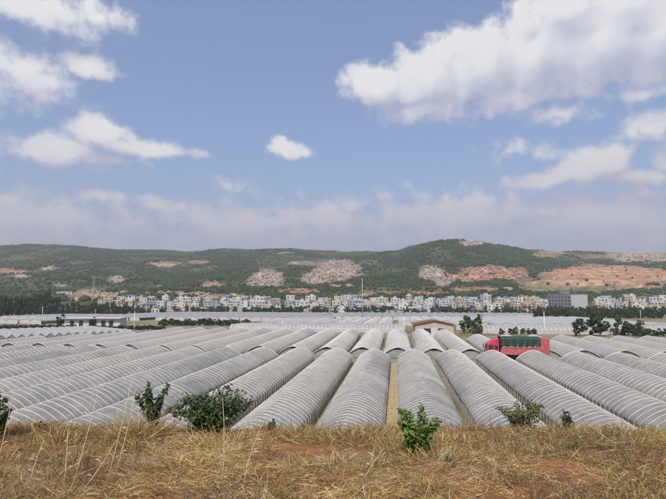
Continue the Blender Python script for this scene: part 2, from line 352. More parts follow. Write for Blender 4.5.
# the bank under the camera, in view axes (u across, d ahead)
BANK = H - 1.62
def bank_edge(u): return 6.05 + .35 * (fbm(u * .5, 3.3, 5) - .5) - .03 * u
def zbank(u, d):
    e = bank_edge(u)
    n = .16 * (fbm(u * 1.1, d * 1.1, 8, 4) - .5) + .05 * (fbm(u * 6, d * 6, 9, 3) - .5)
    z = BANK + n + .04 * np.clip(e - d, 0, 3)
    dd = np.clip(d - e, 0, None)
    return np.where(dd > 0, np.maximum(z - (.62 * dd * dd / (dd + .8)), -.6), z)
def bank_pt(u, d): return HD[0] * d + RT[0] * u, HD[1] * d + RT[1] * u
us = np.concatenate([np.arange(-300, -8, 12), np.arange(-8, 8, .08), np.arange(8, 301, 12)])
ds = np.concatenate([np.arange(-290, -2, 12), np.arange(-2, 9, .08), np.arange(9, 40, 1)])
U, D = np.meshgrid(us, ds); Zb = zbank(U, D); Xb, Yb = bank_pt(U, D)
i = np.arange((len(us) - 1) * (len(ds) - 1)); r = i // (len(us) - 1); c = i % (len(us) - 1); a = r * len(us) + c
bank = obj('bank', mesh_np('bank', np.stack([Xb.ravel(), Yb.ravel(), Zb.ravel()], 1), np.stack([a, a + 1, a + len(us) + 1, a + len(us)], 1), True, mats=M['bank']), kind='structure')

# ------------------------------------------------------------------ hills
RX = [-600, -200, -60, 0, 25, 55, 70, 100, 115, 170, 185, 200, 225, 250, 290, 310, 335, 350, 367, 380, 398, 406, 419, 432, 445, 457, 473, 488, 500, 511, 527, 547, 562, 598, 639, 649, 666, 760, 900, 1300]
RY = [250, 246, 245, 244.5, 243.3, 243, 244, 246.5, 247.5, 249, 250, 249, 247, 247.3, 247, 248.5, 249.5, 250.3, 249, 250.3, 249.8, 246.8, 243, 240.5, 238.6, 237.8, 238.3, 240.3, 242.3, 244.8, 247.3, 248, 249, 250, 251.6, 250.5, 250.5, 249, 247, 250]
DX = [-600, 330, 395, 457, 530, 600, 1300]; DY = [2000, 1900, 1650, 1450, 1600, 1850, 2000]
def tane_np(py):
    v = (CY - py) / F
    return (math.sin(PITCH) + v * math.cos(PITCH)) / (math.cos(PITCH) - v * math.sin(PITCH))
def hill_z(px, d, rough=True):
    yr = np.interp(px, RX, RY) + 1.6; Dr = np.interp(px, DX, DY)
    zr = H + tane_np(yr) * Dr; zb = 2.8; t = (d - 640) / (Dr - 640)
    tt = np.clip(t, 0, 1); s = .62 * tt + .38 * tt * tt
    x = lat(px) * d
    z = zb + (zr - zb) * s
    z = np.where(t > 1, zr - (t - 1) * zr * .7, z)
    z = np.where(t < 0, np.interp(d, [520, 640], [-7.5, zb]), z)
    if not rough: return z
    am = np.clip(t * 3, 0, 1) * (1 - .8 * np.clip((tt - .6) / .4, 0, 1))
    rid = np.abs(fbm(x / 260, d / 330, 21, 4) - .5) * 2
    z = z + am * (rid * 34 - 9) + am * 6 * (fbm(x / 45, d / 45, 31, 3) - .5)
    return z
BARE = [  # centre x, y, half width, half height, kind
    (267, 278, 22, 9.5, 'rock'), (258, 281, 14, 6, 'rock'), (337, 271, 27, 13, 'rock'), (318, 279, 18, 8, 'rock'), (433, 274, 15, 10, 'rock'), (444, 279, 16, 7, 'rock'),
    (490, 273, 34, 8.5, 'red'), (515, 272, 18, 6, 'red'), (470, 277, 16, 6, 'red'), (530, 281, 16, 5, 'scrub'), (610, 273, 62, 8, 'red'), (650, 276, 40, 6, 'red'),
    (600, 284, 68, 9, 'scrub'), (545, 285, 26, 7, 'scrub'), (650, 287, 30, 2.2, 'red'), (643, 257, 42, 7, 'pink'), (600, 257, 24, 3, 'scrub'), (474, 243, 14, 3.6, 'rock'), (552, 254, 18, 4, 'scrub'),
    (12, 271, 17, 3.2, 'red'), (20, 276, 12, 1.8, 'pink'), (162, 264, 20, 3, 'pink'), (198, 262, 12, 2.6, 'red'), (116, 279, 10, 4.2, 'rock'), (48, 268, 12, 2, 'pink'), (60, 285, 8, 2.2, 'scrub'),
    (92, 295, 34, 5.5, 'pink'), (212, 285, 14, 3.2, 'red'), (300, 263, 18, 2.4, 'scrub'), (298, 291, 24, 4, 'red'), (225, 296, 30, 2, 'pink'), (420, 293, 60, 1.8, 'red'), (360, 296, 40, 1.6, 'pink'), (475, 289, 26, 2.2, 'red'), (340, 286, 16, 2, 'pink'), (158, 263, 8, 2, 'red'),
    (60, 243.5, 8, 1, 'scrub'), (180, 293, 40, 2.4, 'pink'), (555, 278, 12, 2, 'red'), (152, 288, 8, 2, 'pink'), (285, 253, 12, 1.2, 'scrub')]
KC = {'rock': (.33, .25, .195), 'red': (.35, .205, .125), 'pink': (.34, .25, .175), 'scrub': (.20, .155, .09)}
def bare_mask(px, py, wob):
    best = np.zeros_like(px); c = np.zeros(px.shape + (3,))
    for cx, cy, rx, ry, k in BARE:
        q = 1.1 - np.sqrt(((px - cx) / rx) ** 2 + ((py - cy) / ry) ** 2) + wob * (.5 if k == 'rock' else .75)
        q = np.clip(q * 2.2, 0, 1); up = q > best
        best = np.where(up, q, best); c[up] = KC[k]
    return best, c
hp = np.concatenate([np.arange(-600, -60, 12), np.arange(-60, 730, 1.7), np.arange(730, 1300, 12)])
hd = np.concatenate([np.arange(520, 900, 8), np.arange(900, 2050, 9), np.arange(2050, 2900, 60)])
PX, DD = np.meshgrid(hp, hd); HZ = hill_z(PX, DD); HS = hill_z(PX, DD, False) + 6
def projy(z, d):
    w = z - H; c = d * math.cos(PITCH) + w * math.sin(PITCH); up = -d * math.sin(PITCH) + w * math.cos(PITCH)
    return CY - F * up / c
xx = lat(PX) * DD
ter = np.clip(1.2 - np.sqrt(((PX - 612) / 66) ** 2 + ((projy(HS, DD) - 273) / 8) ** 2) + .5 * (fbm(xx / 90, DD / 90, 43, 3) - .5), 0, 1); ter = np.clip(ter * 3, 0, 1)
HZ = HZ * (1 - ter) + (HS + 5 * (fbm(xx / 120, DD / 120, 44, 3) - .5)) * ter
PY = projy(HZ, DD)
wob = fbm(xx / 60, DD / 60, 41, 4) - .5
BM, BC = bare_mask(PX, PY, wob)
# quarry faces are broken into ledges and gullies, the terraced cut on the right into benches
rel = fbm(xx / 16, DD / 26, 51, 4) - .5
rock_rel = np.abs(fbm(xx / 22, DD / 40, 57, 4) - .5) * 2
HZ = HZ + BM * (rel * 12 - rock_rel * 14) * (1 - .9 * ter)
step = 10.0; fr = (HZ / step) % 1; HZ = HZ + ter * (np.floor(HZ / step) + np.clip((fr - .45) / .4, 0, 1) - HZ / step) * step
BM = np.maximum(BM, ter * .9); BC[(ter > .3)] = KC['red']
tone = fbm(xx / 30, DD / 30, 61, 4)[..., None]; tone2 = fbm(xx / 130, DD / 130, 71, 3)[..., None]
green = np.array([.060, .068, .030]) * (.6 + .8 * tone) + np.array([.055, .035, .014]) * np.clip((tone2 - .5) * 3, 0, 1)
strat = fbm(xx / 140, HZ / 7, 81, 4)[..., None]
fine_t = fbm(xx / 9, DD / 14, 63, 3)[..., None]
bare = BC * (.35 + .75 * strat + .55 * fine_t) + np.clip((tone - .5) * 3, 0, 1) * np.array([.05, .06, .06])
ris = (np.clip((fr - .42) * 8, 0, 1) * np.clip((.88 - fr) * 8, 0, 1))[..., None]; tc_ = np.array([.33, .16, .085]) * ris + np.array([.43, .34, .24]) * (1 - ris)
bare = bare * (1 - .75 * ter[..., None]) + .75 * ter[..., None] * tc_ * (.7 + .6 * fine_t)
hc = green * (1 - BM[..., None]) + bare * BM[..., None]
hx, hy = HD[0] * DD + RT[0] * xx, HD[1] * DD + RT[1] * xx
i = np.arange((len(hp) - 1) * (len(hd) - 1)); r = i // (len(hp) - 1); c = i % (len(hp) - 1); a = r * len(hp) + c
hills = obj('hills', mesh_np('hills', np.stack([hx.ravel(), hy.ravel(), HZ.ravel()], 1), np.stack([a, a + 1, a + len(hp) + 1, a + len(hp)], 1), True, hc.reshape(-1, 3), M['hill']), kind='structure')
def hill_at(px, d):
    j = int(np.argmin(abs(hp - px))); k = int(np.argmin(abs(hd - d)))
    return float(HZ[k, j])
def hill_pix(px, py):
    """first hill point seen at a photo pixel"""
    j = int(np.argmin(abs(hp - px)))
    col = projy(HZ[:, j], hd); k = int(np.argmax(col <= py))
    d = float(hd[k]); x, y = XY(px, d); return x, y, float(HZ[k, j]), d

# scrub and trees that clothe the hills: one mass nobody could count
ico = []; ph = (1 + 5 ** .5) / 2
for s1 in (-1, 1):
    for s2 in (-1, 1): ico += [(0, s1, s2 * ph), (s1, s2 * ph, 0), (s2 * ph, 0, s1)]
ico = np.array(ico, float); ico /= np.linalg.norm(ico[0])
def hull_faces(v):
    fs = []
    n = len(v); el = min(np.linalg.norm(v[0] - v[k]) for k in range(1, n)) * 1.01
    for p in range(n):
        for q in range(p + 1, n):
            for s in range(q + 1, n):
                if all(np.linalg.norm(v[x] - v[y]) < el for x, y in ((p, q), (q, s), (p, s))):
                    f = (p, q, s) if np.dot(np.cross(v[q] - v[p], v[s] - v[p]), v[p]) > 0 else (p, s, q); fs.append(f)
    return np.array(fs)
icof = hull_faces(ico)
def scrub():
    n = 105000
    px = nr.uniform(-110, 780, n); t = nr.random(n) ** .85
    d = 650 + t * (np.interp(px, DX, DY) + 60 - 650)
    jx = np.clip(np.searchsorted(hp, px), 0, len(hp) - 1); kd = np.clip(np.searchsorted(hd, d), 0, len(hd) - 1)
    bm = np.maximum(BM[kd, jx], ter[kd, jx]); x = lat(px) * d
    dens = fbm(x / 90, d / 90, 91, 4)
    keep = (bm < .25 + .25 * nr.random(n)) & (nr.random(n) < np.clip((dens - .36) * 4.5, .10, 1)) | (nr.random(n) < .006)
    px, d, jx, kd, x, dens = px[keep], d[keep], jx[keep], kd[keep], x[keep], dens[keep]; n = len(px)
    z = HZ[kd, jx]; s = nr.uniform(.9, 2.5, n) * (1 + .45 * (dens > .55)) * np.where(nr.random(n) < .08, 1.5, 1) * np.interp(d / np.interp(px, DX, DY), [0, .85, 1], [1, 1, .65])
    V = ico[None] * (1 + nr.uniform(-.38, .38, (n, 12, 1))) * s[:, None, None] * np.array([1.15, 1.15, .95])
    V[..., 0] += (HD[0] * d + RT[0] * x)[:, None]; V[..., 1] += (HD[1] * d + RT[1] * x)[:, None]; V[..., 2] += (z + s * .45)[:, None]
    Fc = icof[None] + (np.arange(n) * 12)[:, None, None]
    g = nr.random(n)[:, None]; w = np.clip((fbm(x / 200, d / 200, 95, 3) - .4) * 4, 0, 1)[:, None]
    c = np.array([.022, .037, .013]) * (1 - g) + np.array([.052, .072, .025]) * g; c = c * (1 - .4 * w) + np.array([.055, .065, .024]) * .4 * w
    return mesh_np('hill_scrub', V.reshape(-1, 3), Fc.reshape(-1, 3), False, np.repeat(c, 12, 0), M['wood'])
o = obj('hillside_wood', scrub(), kind='stuff'); o['label'] = 'dark green scrub and low trees covering the hills behind the town'; o['category'] = 'scrub'

# broken rock lying on the quarry faces and cuts
def rubble():
    n = 60000; px = nr.uniform(-20, 690, n); d = nr.uniform(660, 1900, n)
    jx = np.clip(np.searchsorted(hp, px), 0, len(hp) - 1); kd = np.clip(np.searchsorted(hd, d), 0, len(hd) - 1)
    kp = (BM[kd, jx] > .45) & (BC[kd, jx, 0] > .25) & ((ter[kd, jx] < .2) | (nr.random(n) < .06)); px, d, jx, kd = px[kp], d[kp], jx[kp], kd[kp]; n = len(px); x = lat(px) * d
    s = .5 + 1.9 * nr.random(n) ** 2.5
    V = ico[None] * (1 + nr.uniform(-.45, .45, (n, 12, 1))) * s[:, None, None] * np.array([1.3, 1.3, .9])
    V[..., 0] += (HD[0] * d + RT[0] * x)[:, None]; V[..., 1] += (HD[1] * d + RT[1] * x)[:, None]; V[..., 2] += HZ[kd, jx][:, None]
    c = BC[kd, jx] * nr.uniform(.6, 1.15, n)[:, None] + nr.uniform(0, .04, n)[:, None]
    return mesh_np('rubble', V.reshape(-1, 3), (icof[None] + (np.arange(n) * 12)[:, None, None]).reshape(-1, 3), False, np.repeat(c, 12, 0), M['hill'])
o = obj('quarry_rubble', rubble(), kind='stuff'); o['label'] = 'broken pinkish rock on the quarry faces of the hills'; o['category'] = 'rock'

# ------------------------------------------------------------------ film tunnels
W2, HE, HR = 2.74, 1.22, 2.66
def arch(n, w=W2, he=HE, hr=HR, drop=.0):
    pts = []
    for k in range(n + 1):
        x = -1 + 2 * k / n; x = math.copysign(1 - (1 - abs(x)) ** 1.15, x); a = math.acos(max(-1, min(1, x))); r_ = .60 * (1 - x * x) + .12 * math.sin(a) + .28 * (1 - abs(x))
        pts.append((w * x, he + (hr - he) * r_))
    return pts
def film_mesh(name, L, seg=14, per=3, sag=.05, w=W2, he=HE, hr=HR, m=None, seed=0, bay=1.0):
    r_ = np.random.default_rng(seed); bays = max(1, int(round(L / bay))); pr = np.array(arch(seg, w, he, hr)); rows = bays * per + 1
    pr = np.vstack([[pr[0, 0] * 1.005, he - .12], pr, [pr[-1, 0] * 1.005, he - .12]]); V = []
    sg = r_.uniform(.2, 1.7, bays) * sag
    wav = r_.normal(0, .03, rows).cumsum() * .15
    for k in range(rows):
        ph_ = (k % per) / per; b = min(k // per, bays - 1); q = sg[b] * math.sin(ph_ * PI)
        x = pr[:, 0] * (1 - q / w); z = he + (pr[:, 1] - he) * (1 - q / (hr - he)) + wav[k] * .3 + r_.normal(0, .006, len(pr))
        V.append(np.stack([x + wav[k], np.full(len(pr), k * L / (rows - 1)), z], 1))
    V = np.concatenate(V); n = len(pr); i = np.arange((rows - 1) * (n - 1)); a = (i // (n - 1)) * n + i % (n - 1)
    return mesh_np(name, V, np.stack([a, a + 1, a + n + 1, a + n], 1), True, mats=m)
def hoop_arrays(seg=14, wd=.12, th=.035, w=W2, he=HE, hr=HR, z0=-.05):
    p = [(-w, z0)] + arch(seg, w, he, hr) + [(w, z0)]; p = np.array(p); n = len(p)
    t = np.gradient(p, axis=0); t /= np.linalg.norm(t, axis=1)[:, None]; nm = np.stack([-t[:, 1], t[:, 0]], 1)
    out = p + nm * th; inn = p - nm * .02; V = []
    for q, yy in ((inn, -wd / 2), (out, -wd / 2 * .7), (out, wd / 2 * .7), (inn, wd / 2)):
        V.append(np.stack([q[:, 0], np.full(n, yy), q[:, 1]], 1))
    V = np.concatenate(V); Fc = []
    for k in range(n - 1):
        for j in range(3): Fc.append((j * n + k, j * n + k + 1, (j + 1) * n + k + 1, (j + 1) * n + k))
    return V, np.array(Fc)
def hoops_joined(name, L, bay=1.0, **kw):
    V, Fc = hoop_arrays(**kw); ny = int(L / bay) + 1
    VV = np.concatenate([V + np.array([0, k * bay, 0]) for k in range(ny)]); FF = np.concatenate([Fc + k * len(V) for k in range(ny)])
    return mesh_np(name, VV, FF, True, mats=M['rib'])
def net_mesh(L, side):
    V = []; n = int(L) + 1
    for k in range(n):
        for z, o in ((-.05, .0), (.6, .05), (1.22, .0)): V.append((side * (W2 - .05 - o * rng.random()), k * L / (n - 1), z))
    Fc = []
    for k in range(n - 1):
        for j in range(2): a = k * 3 + j; Fc.append((a, a + 1, a + 4, a + 3))
    return mesh_np('side_net', V, Fc, True, mats=M['net'])
def endwall_mesh():
    mb = MB()
    pr = arch(14, W2 - .06, HE, HR - .06); low = 2.12
    poly = [(-W2 + .06, 0), (W2 - .06, 0)] + [(x, min(z, low)) for x, z in pr[::-1]]
    mb.prism(poly, -.02, .02); return mb.mesh('end_curtain', M['endwall'])
def endrim_mesh():
    V, Fc = hoop_arrays(16, .30, .06); return mesh_np('end_rim', V, Fc, True, mats=M['rib'])
def endpost_mesh():
    mb = MB(); mb.box((0, 0, 1.15), (.07, .07, 2.3)); return mb.mesh('end_post', M['steel'])
def endbar_mesh():
    mb = MB(); mb.box((0, .06, 2.16), (W2 * .9, .06, .07)); return mb.mesh('end_bar', M['steel'])
ENDW, ENDR, ENDP, ENDB = endwall_mesh(), endrim_mesh(), endpost_mesh(), endbar_mesh()
hv, hf = hoop_arrays(14, .075, .025); HOOP = mesh_np('hoop', hv, hf, True, mats=M['rib'])

P_ = 6.6
# nearest block: every hoop a part
FILM1 = [film_mesh('film_cover', 61, m=M['film'], seed=s) for s in range(4)]; NETL, NETR = net_mesh(61, -1), net_mesh(61, 1)
B1X = 2.75; Y1 = 27.0
for k in range(-12, 7):
    if k == 0: lb = 'ribbed grey film tunnel just right of the central straw path, in the nearest block'
    elif k == -1: lb = 'ribbed grey film tunnel just left of the central straw path, in the nearest block'
    elif k > 0: lb = f'ribbed grey film tunnel in the nearest block, {ordw(k + 1)} to the right of the straw path'
    else: lb = f'ribbed grey film tunnel in the nearest block, {ordw(-k)} to the left of the straw path'
    t = thing('film_tunnel', lb, 'greenhouse', 'tunnels of the nearest block', (B1X + k * P_ + rng.uniform(-.1, .1), Y1 + rng.uniform(-.4, .4), rng.uniform(-.07, .07)), rng.uniform(-.002, .002))
    obj('film_cover', FILM1[k % 4], t); obj('side_net', NETL, t); obj('side_net', NETR, t)
    for j in range(62):
        h = obj('hoop', HOOP, t, (rng.uniform(-.012, .012), j, rng.uniform(-.012, .012))); h.rotation_euler = (0, 0, rng.uniform(-.006, .006))
    for yy in (.06, 60.94):
        obj('end_rim', ENDR, t, (0, yy, .0)); obj('end_curtain', ENDW, t, (0, yy, 0))
        for xx_ in (-.9, .9): obj('end_post', ENDP, t, (xx_, yy + .1 * (1 if yy < 1 else -1), 0))

M['path'] = mat('straw_path', (.52, .42, .25), (.26, .19, .10), 3.5, .95, .1, .04, coord='World', detail=9)
obj('path', grid_mesh('path', np.array([B1X - P_ / 2 - .62, B1X - P_ / 2 - .2, B1X - P_ / 2 + .2, B1X - P_ / 2 + .62]), np.arange(26, 89.1, 1.0), lambda X, Y: .03 + .05 * fbm(X * 3, Y * 1.5, 77), M['path']), kind='structure')

# second block, beyond the track where the lorry stands
B2X = .19; Y2 = 95.0
cache = {}
def get(key, fn):
    if key not in cache: cache[key] = fn()
    return cache[key]
TRUCK_K = 3
for k in range(-19, 13):
    x = B2X + k * P_
    L = 34 if x > 16 else 52 if x > -70 else int(max(8, 39 + (x + 70) * 1.4))
    rel_ = k - TRUCK_K
    lb = f'arch-fronted film tunnel in the second block, {ordw(abs(rel_))} to the {"right" if rel_ > 0 else "left"} of the lorry' if rel_ else 'arch-fronted film tunnel in the second block, directly behind the red lorry'
    t = thing('film_tunnel', lb, 'greenhouse', 'tunnels of the second block', (x + rng.uniform(-.1, .1), Y2 + rng.uniform(-.3, .3), -.45 + rng.uniform(-.06, .06)), rng.uniform(-.002, .002))
    obj('film_cover', get(('f2', L, k % 2), lambda: film_mesh('film_cover', L, 12, 2, m=M['film'], seed=40 + k % 2)), t)
    obj('hoops', get(('h2', L), lambda: hoops_joined('hoops', L, seg=12, wd=.12)), t, kind='stuff')
    obj('side_net', get(('nl', L), lambda: net_mesh(L, -1)), t); obj('side_net', get(('nr', L), lambda: net_mesh(L, 1)), t)
    obj('end_rim', ENDR, t, (0, -.1, 0)); obj('end_curtain', ENDW, t, (0, .05, 0)); obj('end_bar', ENDB, t, (0, .1, 0))
    for xx_ in (-.9, .9): obj('end_post', ENDP, t, (xx_, .12, 0))
    obj('end_rim', ENDR, t, (0, L + .1, 0)); obj('end_curtain', ENDW, t, (0, L + .05, 0))

# small gabled film houses at the left, in a slanting row
gp0, gp1 = Vector(XY(3, 138)), Vector(XY(133, 166))
ng = 16; gv = (gp1 - gp0); gw = gv.length / (ng - 1); gdir = gv.normalized(); gaxis = Vector((-gdir.y, gdir.x))
def gable_mesh():
    hw = gw / 2 - .06; mb = MB(); L = 34
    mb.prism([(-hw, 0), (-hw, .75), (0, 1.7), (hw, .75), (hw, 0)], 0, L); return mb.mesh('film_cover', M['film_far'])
def gable_rim():
    hw = gw / 2 - .02; mb = MB()
    mb.tube([(-hw, -.05, 0), (-hw, -.05, .8), (0, -.05, 1.77), (hw, -.05, .8), (hw, -.05, 0)], .07, 5); return mb.mesh('end_frame', M['rib'])
def gable_end():
    hw = gw / 2 - .3; mb = MB(); mb.prism([(-hw, .45), (0, 1.5), (hw, .45)], -.04, -.01); return mb.mesh('end_vent', M['roof_grey'])
GM, GR, GE = gable_mesh(), gable_rim(), gable_end()
for j in range(ng):
    p = gp0 + gdir * gw * j
    t = thing('gabled_film_house', f'gabled film house with triangular end, {ordw(j + 1)} from the left in its slanting row', 'greenhouse', 'gabled film houses at the left', (p.x, p.y, gz(p.y) - .05), math.atan2(gdir.y, gdir.x))
    obj('film_cover', GM, t); obj('end_frame', GR, t); obj('end_vent', GE, t)

# distant blocks
FAREND = MB().prism([(-3.22, -.3), (3.22, -.3)] + [(x, z) for x, z in arch(12, 3.22, 1.5, 2.44)[::-1]], -.02, .02).mesh('end_wall', M['rib'])
def far_block(px0, px1, d0, d1, where, axis=0, hoop=True):
    """tunnels along +Y between two photo columns"""
    y0 = XY(.5 * (px0 + px1), d0)[1]; y1 = XY(.5 * (px0 + px1), d1)[1]
    x0 = XY(px0, d0)[0]; x1 = XY(px1, d0)[0]
    n = int((x1 - x0) / P_); L = round(y1 - y0)
    s = (gz(y1) - gz(y0)) / (y1 - y0)
    for k in range(n):
        x = x0 + (k + .5) * P_
        t = thing('film_tunnel', f'far film tunnel {where}, {ordw(k + 1)} from the left', 'greenhouse', 'distant film tunnels ' + where, (x + rng.uniform(-.15, .15), y0 + rng.uniform(-1, 1), gz(y0) - .05 + rng.uniform(-.1, .1)))
        t.rotation_euler = (math.atan(s), 0, 0)
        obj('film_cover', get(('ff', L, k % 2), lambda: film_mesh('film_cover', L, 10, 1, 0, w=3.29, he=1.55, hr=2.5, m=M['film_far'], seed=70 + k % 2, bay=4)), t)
        obj('end_wall', FAREND, t, (0, .1, 0))
        if hoop: obj('hoops', get(('hf', L), lambda: hoops_joined('hoops', L, 2.0, seg=8, wd=.14, w=3.29, he=1.55, hr=2.5)), t, kind='stuff')
far_block(456, 500, 200, 236, 'right of the gabled shed')
far_block(398, 500, 240, 316, 'behind the gabled shed')
far_block(500, 690, 206, 322, 'before the right tree belt')
far_block(250, 398, 212, 292, 'behind the bright cross tunnels')
far_block(150, 330, 298, 372, 'below the middle of the town', hoop=False)
far_block(330, 530, 322, 396, 'near the tall mast', hoop=False)
far_block(118, 330, 378, 478, "at the plain's far edge, left of the mast", hoop=False)
far_block(330, 552, 402, 480, "at the plain's far edge, right of the mast", hoop=False)
far_block(-8, 58, 252, 300, 'in front of the left windbreak')
far_block(-8, 150, 308, 380, 'along the left windbreak', hoop=False)
# tunnels lying across, their bright flank to the camera
rx0 = XY(476, 180)[0]; rx1 = XY(690, 180)[0]
xa, ya = XY(224, 184); xb, yb = XY(404, 184)
for side, xl, xr, y0_, n_ in (('left of the shed', xa, xb, ya + 8, 3), ('right of the shed', rx0, rx1, 186.0, 3)):
    for j in range(n_):
        L = round(xr - xl); y = y0_ + j * 5.95
        t = thing('cross_tunnel', f'bright film tunnel lying across the view {side}, {ordw(j + 1)} from the front', 'greenhouse', 'tunnels lying across the view ' + side, (xr, y, gz(y) - .05), PI / 2)
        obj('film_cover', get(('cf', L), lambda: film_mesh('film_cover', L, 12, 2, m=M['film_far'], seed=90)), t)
        obj('hoops', get(('ch', L), lambda: hoops_joined('hoops', L, 1.5, seg=10, wd=.25)), t, kind='stuff')
        obj('side_net', get(('cn', L), lambda: (lambda me: (me.materials.clear(), me.materials.append(M['rib']), me)[2])(net_mesh(L, -1))), t)
        obj('end_curtain', ENDW, t, (0, .05, 0)); obj('end_curtain', ENDW, t, (0, L - .05, 0))

# ------------------------------------------------------------------ trees and shrubs
def leaf_quads(C, Nrm, size, r_):
    """one quad per centre, facing roughly along Nrm"""
    n = len(C); Nrm = Nrm / (np.linalg.norm(Nrm, axis=1)[:, None] + 1e-6); ra = r_.normal(size=(n, 3)); a = np.cross(Nrm, ra); a /= np.linalg.norm(a, axis=1)[:, None] + 1e-6; b = np.cross(Nrm, a)
    s = (size * r_.uniform(.6, 1.3, n))[:, None]; a = a * s; b = b * s * .75
    V = np.stack([C - a, C + b * .8, C + a, C - b], 1).reshape(-1, 3); return V, np.arange(n * 4).reshape(n, 4)
def crown_mesh(seed, n=420, shape='round', size=.085, m=None):
    """foliage clumps in a crown about 1 wide (radius .5) and 1 high"""
    r_ = np.random.default_rng(seed); blobs = []
    nb = 15 if shape != 'tall' else 17
    for k in range(nb):
        if shape == 'tall':
            z = r_.uniform(.06, .95); rr = .34 * (1 - z) ** .6 + .06; q = r_.uniform(0, 2 * PI); rad = rr * r_.uniform(.2, .95)
            blobs.append((rad * math.cos(q), rad * math.sin(q), z, r_.uniform(.10, .18)))
        else:
            z = r_.uniform(.15, .86); rr = .40 * math.sin(PI * (.12 + .80 * z)) ** .7; q = r_.uniform(0, 2 * PI); rad = rr * r_.uniform(.35, 1)
            blobs.append((rad * math.cos(q), rad * math.sin(q), z, r_.uniform(.12, .22)))
    blobs = np.array(blobs); ix = r_.integers(0, nb, n); dv = r_.normal(size=(n, 3)); dv /= np.linalg.norm(dv, axis=1)[:, None]
    C = blobs[ix, :3] + dv * (blobs[ix, 3] * r_.uniform(.55, 1.08, n))[:, None] * np.array([1, 1, .85])
    V, Fc = leaf_quads(C, dv + r_.normal(0, .45, (n, 3)) + np.array([0, 0, .3]), size, r_)
    return mesh_np('crown', V, Fc, False, mats=m), blobs
def trunk_mesh(blobs, r0=.028):
    mb = MB(); mb.tube([(0, 0, -.08), (.01, 0, .2), (-.01, .01, .5), (0, 0, .8)], [r0, r0 * .8, r0 * .55, r0 * .25], 6)
    for b in blobs[:6]:
        z0 = max(.12, b[2] * .55); mb.tube([(0, 0, z0), (b[0] * .5, b[1] * .5, (z0 + b[2]) * .5), (b[0], b[1], b[2])], [r0 * .45, r0 * .3, r0 * .12], 4)
    return mb.mesh('trunk', M['bark'])
CR = {}
for key, sh, m_, n_, sz in (('round_d', 'round', 'leaf_d', 520, .075), ('round_m', 'round', 'leaf_m', 520, .075), ('tall_d', 'tall', 'leaf_d', 620, .055), ('tall_m', 'tall', 'leaf_m', 620, .055)):
    CR[key] = []
    for s in range(4):
        cm, bl = crown_mesh(100 + s * 7 + len(key), n_, sh, sz, M[m_]); CR[key].append((cm, trunk_mesh(bl)))
def tree(name, label, cat, group, x, y, z, h, w, style):
    cm, tm = rng.choice(CR[style]); t = thing(name, label, cat, group, (x, y, z), rng.uniform(0, 6.28))
    k = .97 if style.startswith('tall') else 1
    for nm_, me in (('trunk', tm), ('crown', cm)):
        o = obj(nm_, me, t); o.scale = (w, w, h)
        if nm_ == 'trunk': o.scale = (min(w, h), min(w, h), h)
    return t
# left windbreak
pos = []
for k in range(64):
    px = -14 + k * 2.25 + rng.uniform(-1, 1); d = rng.uniform(392, 440); pos.append((px, d))
for k, (px, d) in enumerate(pos):
    x, y = XY(px, d); top = (296 + 3 * math.sin(px * .11) + rng.uniform(-1, 4)) if px < 62 else 306 + rng.uniform(-1.5, 3)
    g = gz(y); top -= 2.5; tree('windbreak_tree', f'tall dark tree in the left windbreak, {ordw(k + 1)} from its left end', 'tree', 'trees of the left windbreak', x, y, g, ZP(top, d) - g, rng.uniform(5.5, 8.5), rng.choice(['tall_d', 'tall_d', 'round_d']))
def hedge(px0, px1, py_base, py_top, n, name, lab, group, style=('round_d', 'round_m'), wmul=1.9, jit=2.0, d=None):
    for k in range(n):
        px = px0 + (px1 - px0) * (k + .5) / n + rng.uniform(-.3, .3) * (px1 - px0) / n
        x, y, g, dd = ground(px, py_base + rng.uniform(-.4, .4))
        top = py_top + rng.uniform(-jit, jit) * .6; hgt = ZP(top, dd) - g
        w = max((px1 - px0) / n * dd / F * wmul, hgt * .75)
        tree(name, f'{lab}, {ordw(k + 1)} from the left', 'shrub' if 'shrub' in name else 'tree', group, x, y, g - .14 * hgt, hgt * 1.14, w, rng.choice(style))
hedge(158, 251, 325.5, 319, 19, 'orchard_shrub', 'dark round shrub in the middle hedge row below town', 'shrubs of the middle hedge row')
hedge(-2, 60, 328.5, 324.5, 16, 'hedge_shrub', 'low dark shrub in the hedge left of the white bungalow', 'shrubs left of the white bungalow', jit=1)
hedge(60, 165, 329.5, 325.2, 24, 'hedge_shrub', 'low green shrub in the hedge before the white bungalow', 'shrubs before the white bungalow', jit=1.2)
hedge(536, 662, 318, 306.5, 38, 'belt_tree', 'dark green tree in the belt below the big grey building', 'trees of the right tree belt', jit=2.2)
hedge(500, 546, 334, 327.5, 7, 'low_shrub', 'small green shrub behind the lorry', 'shrubs behind the lorry', ('round_m',), 1.0)
hedge(636, 690, 336, 328.5, 9, 'hedge_shrub', 'bright green shrub in the hedge at the right edge', 'shrubs of the right hedge', ('round_m',), jit=1.2)
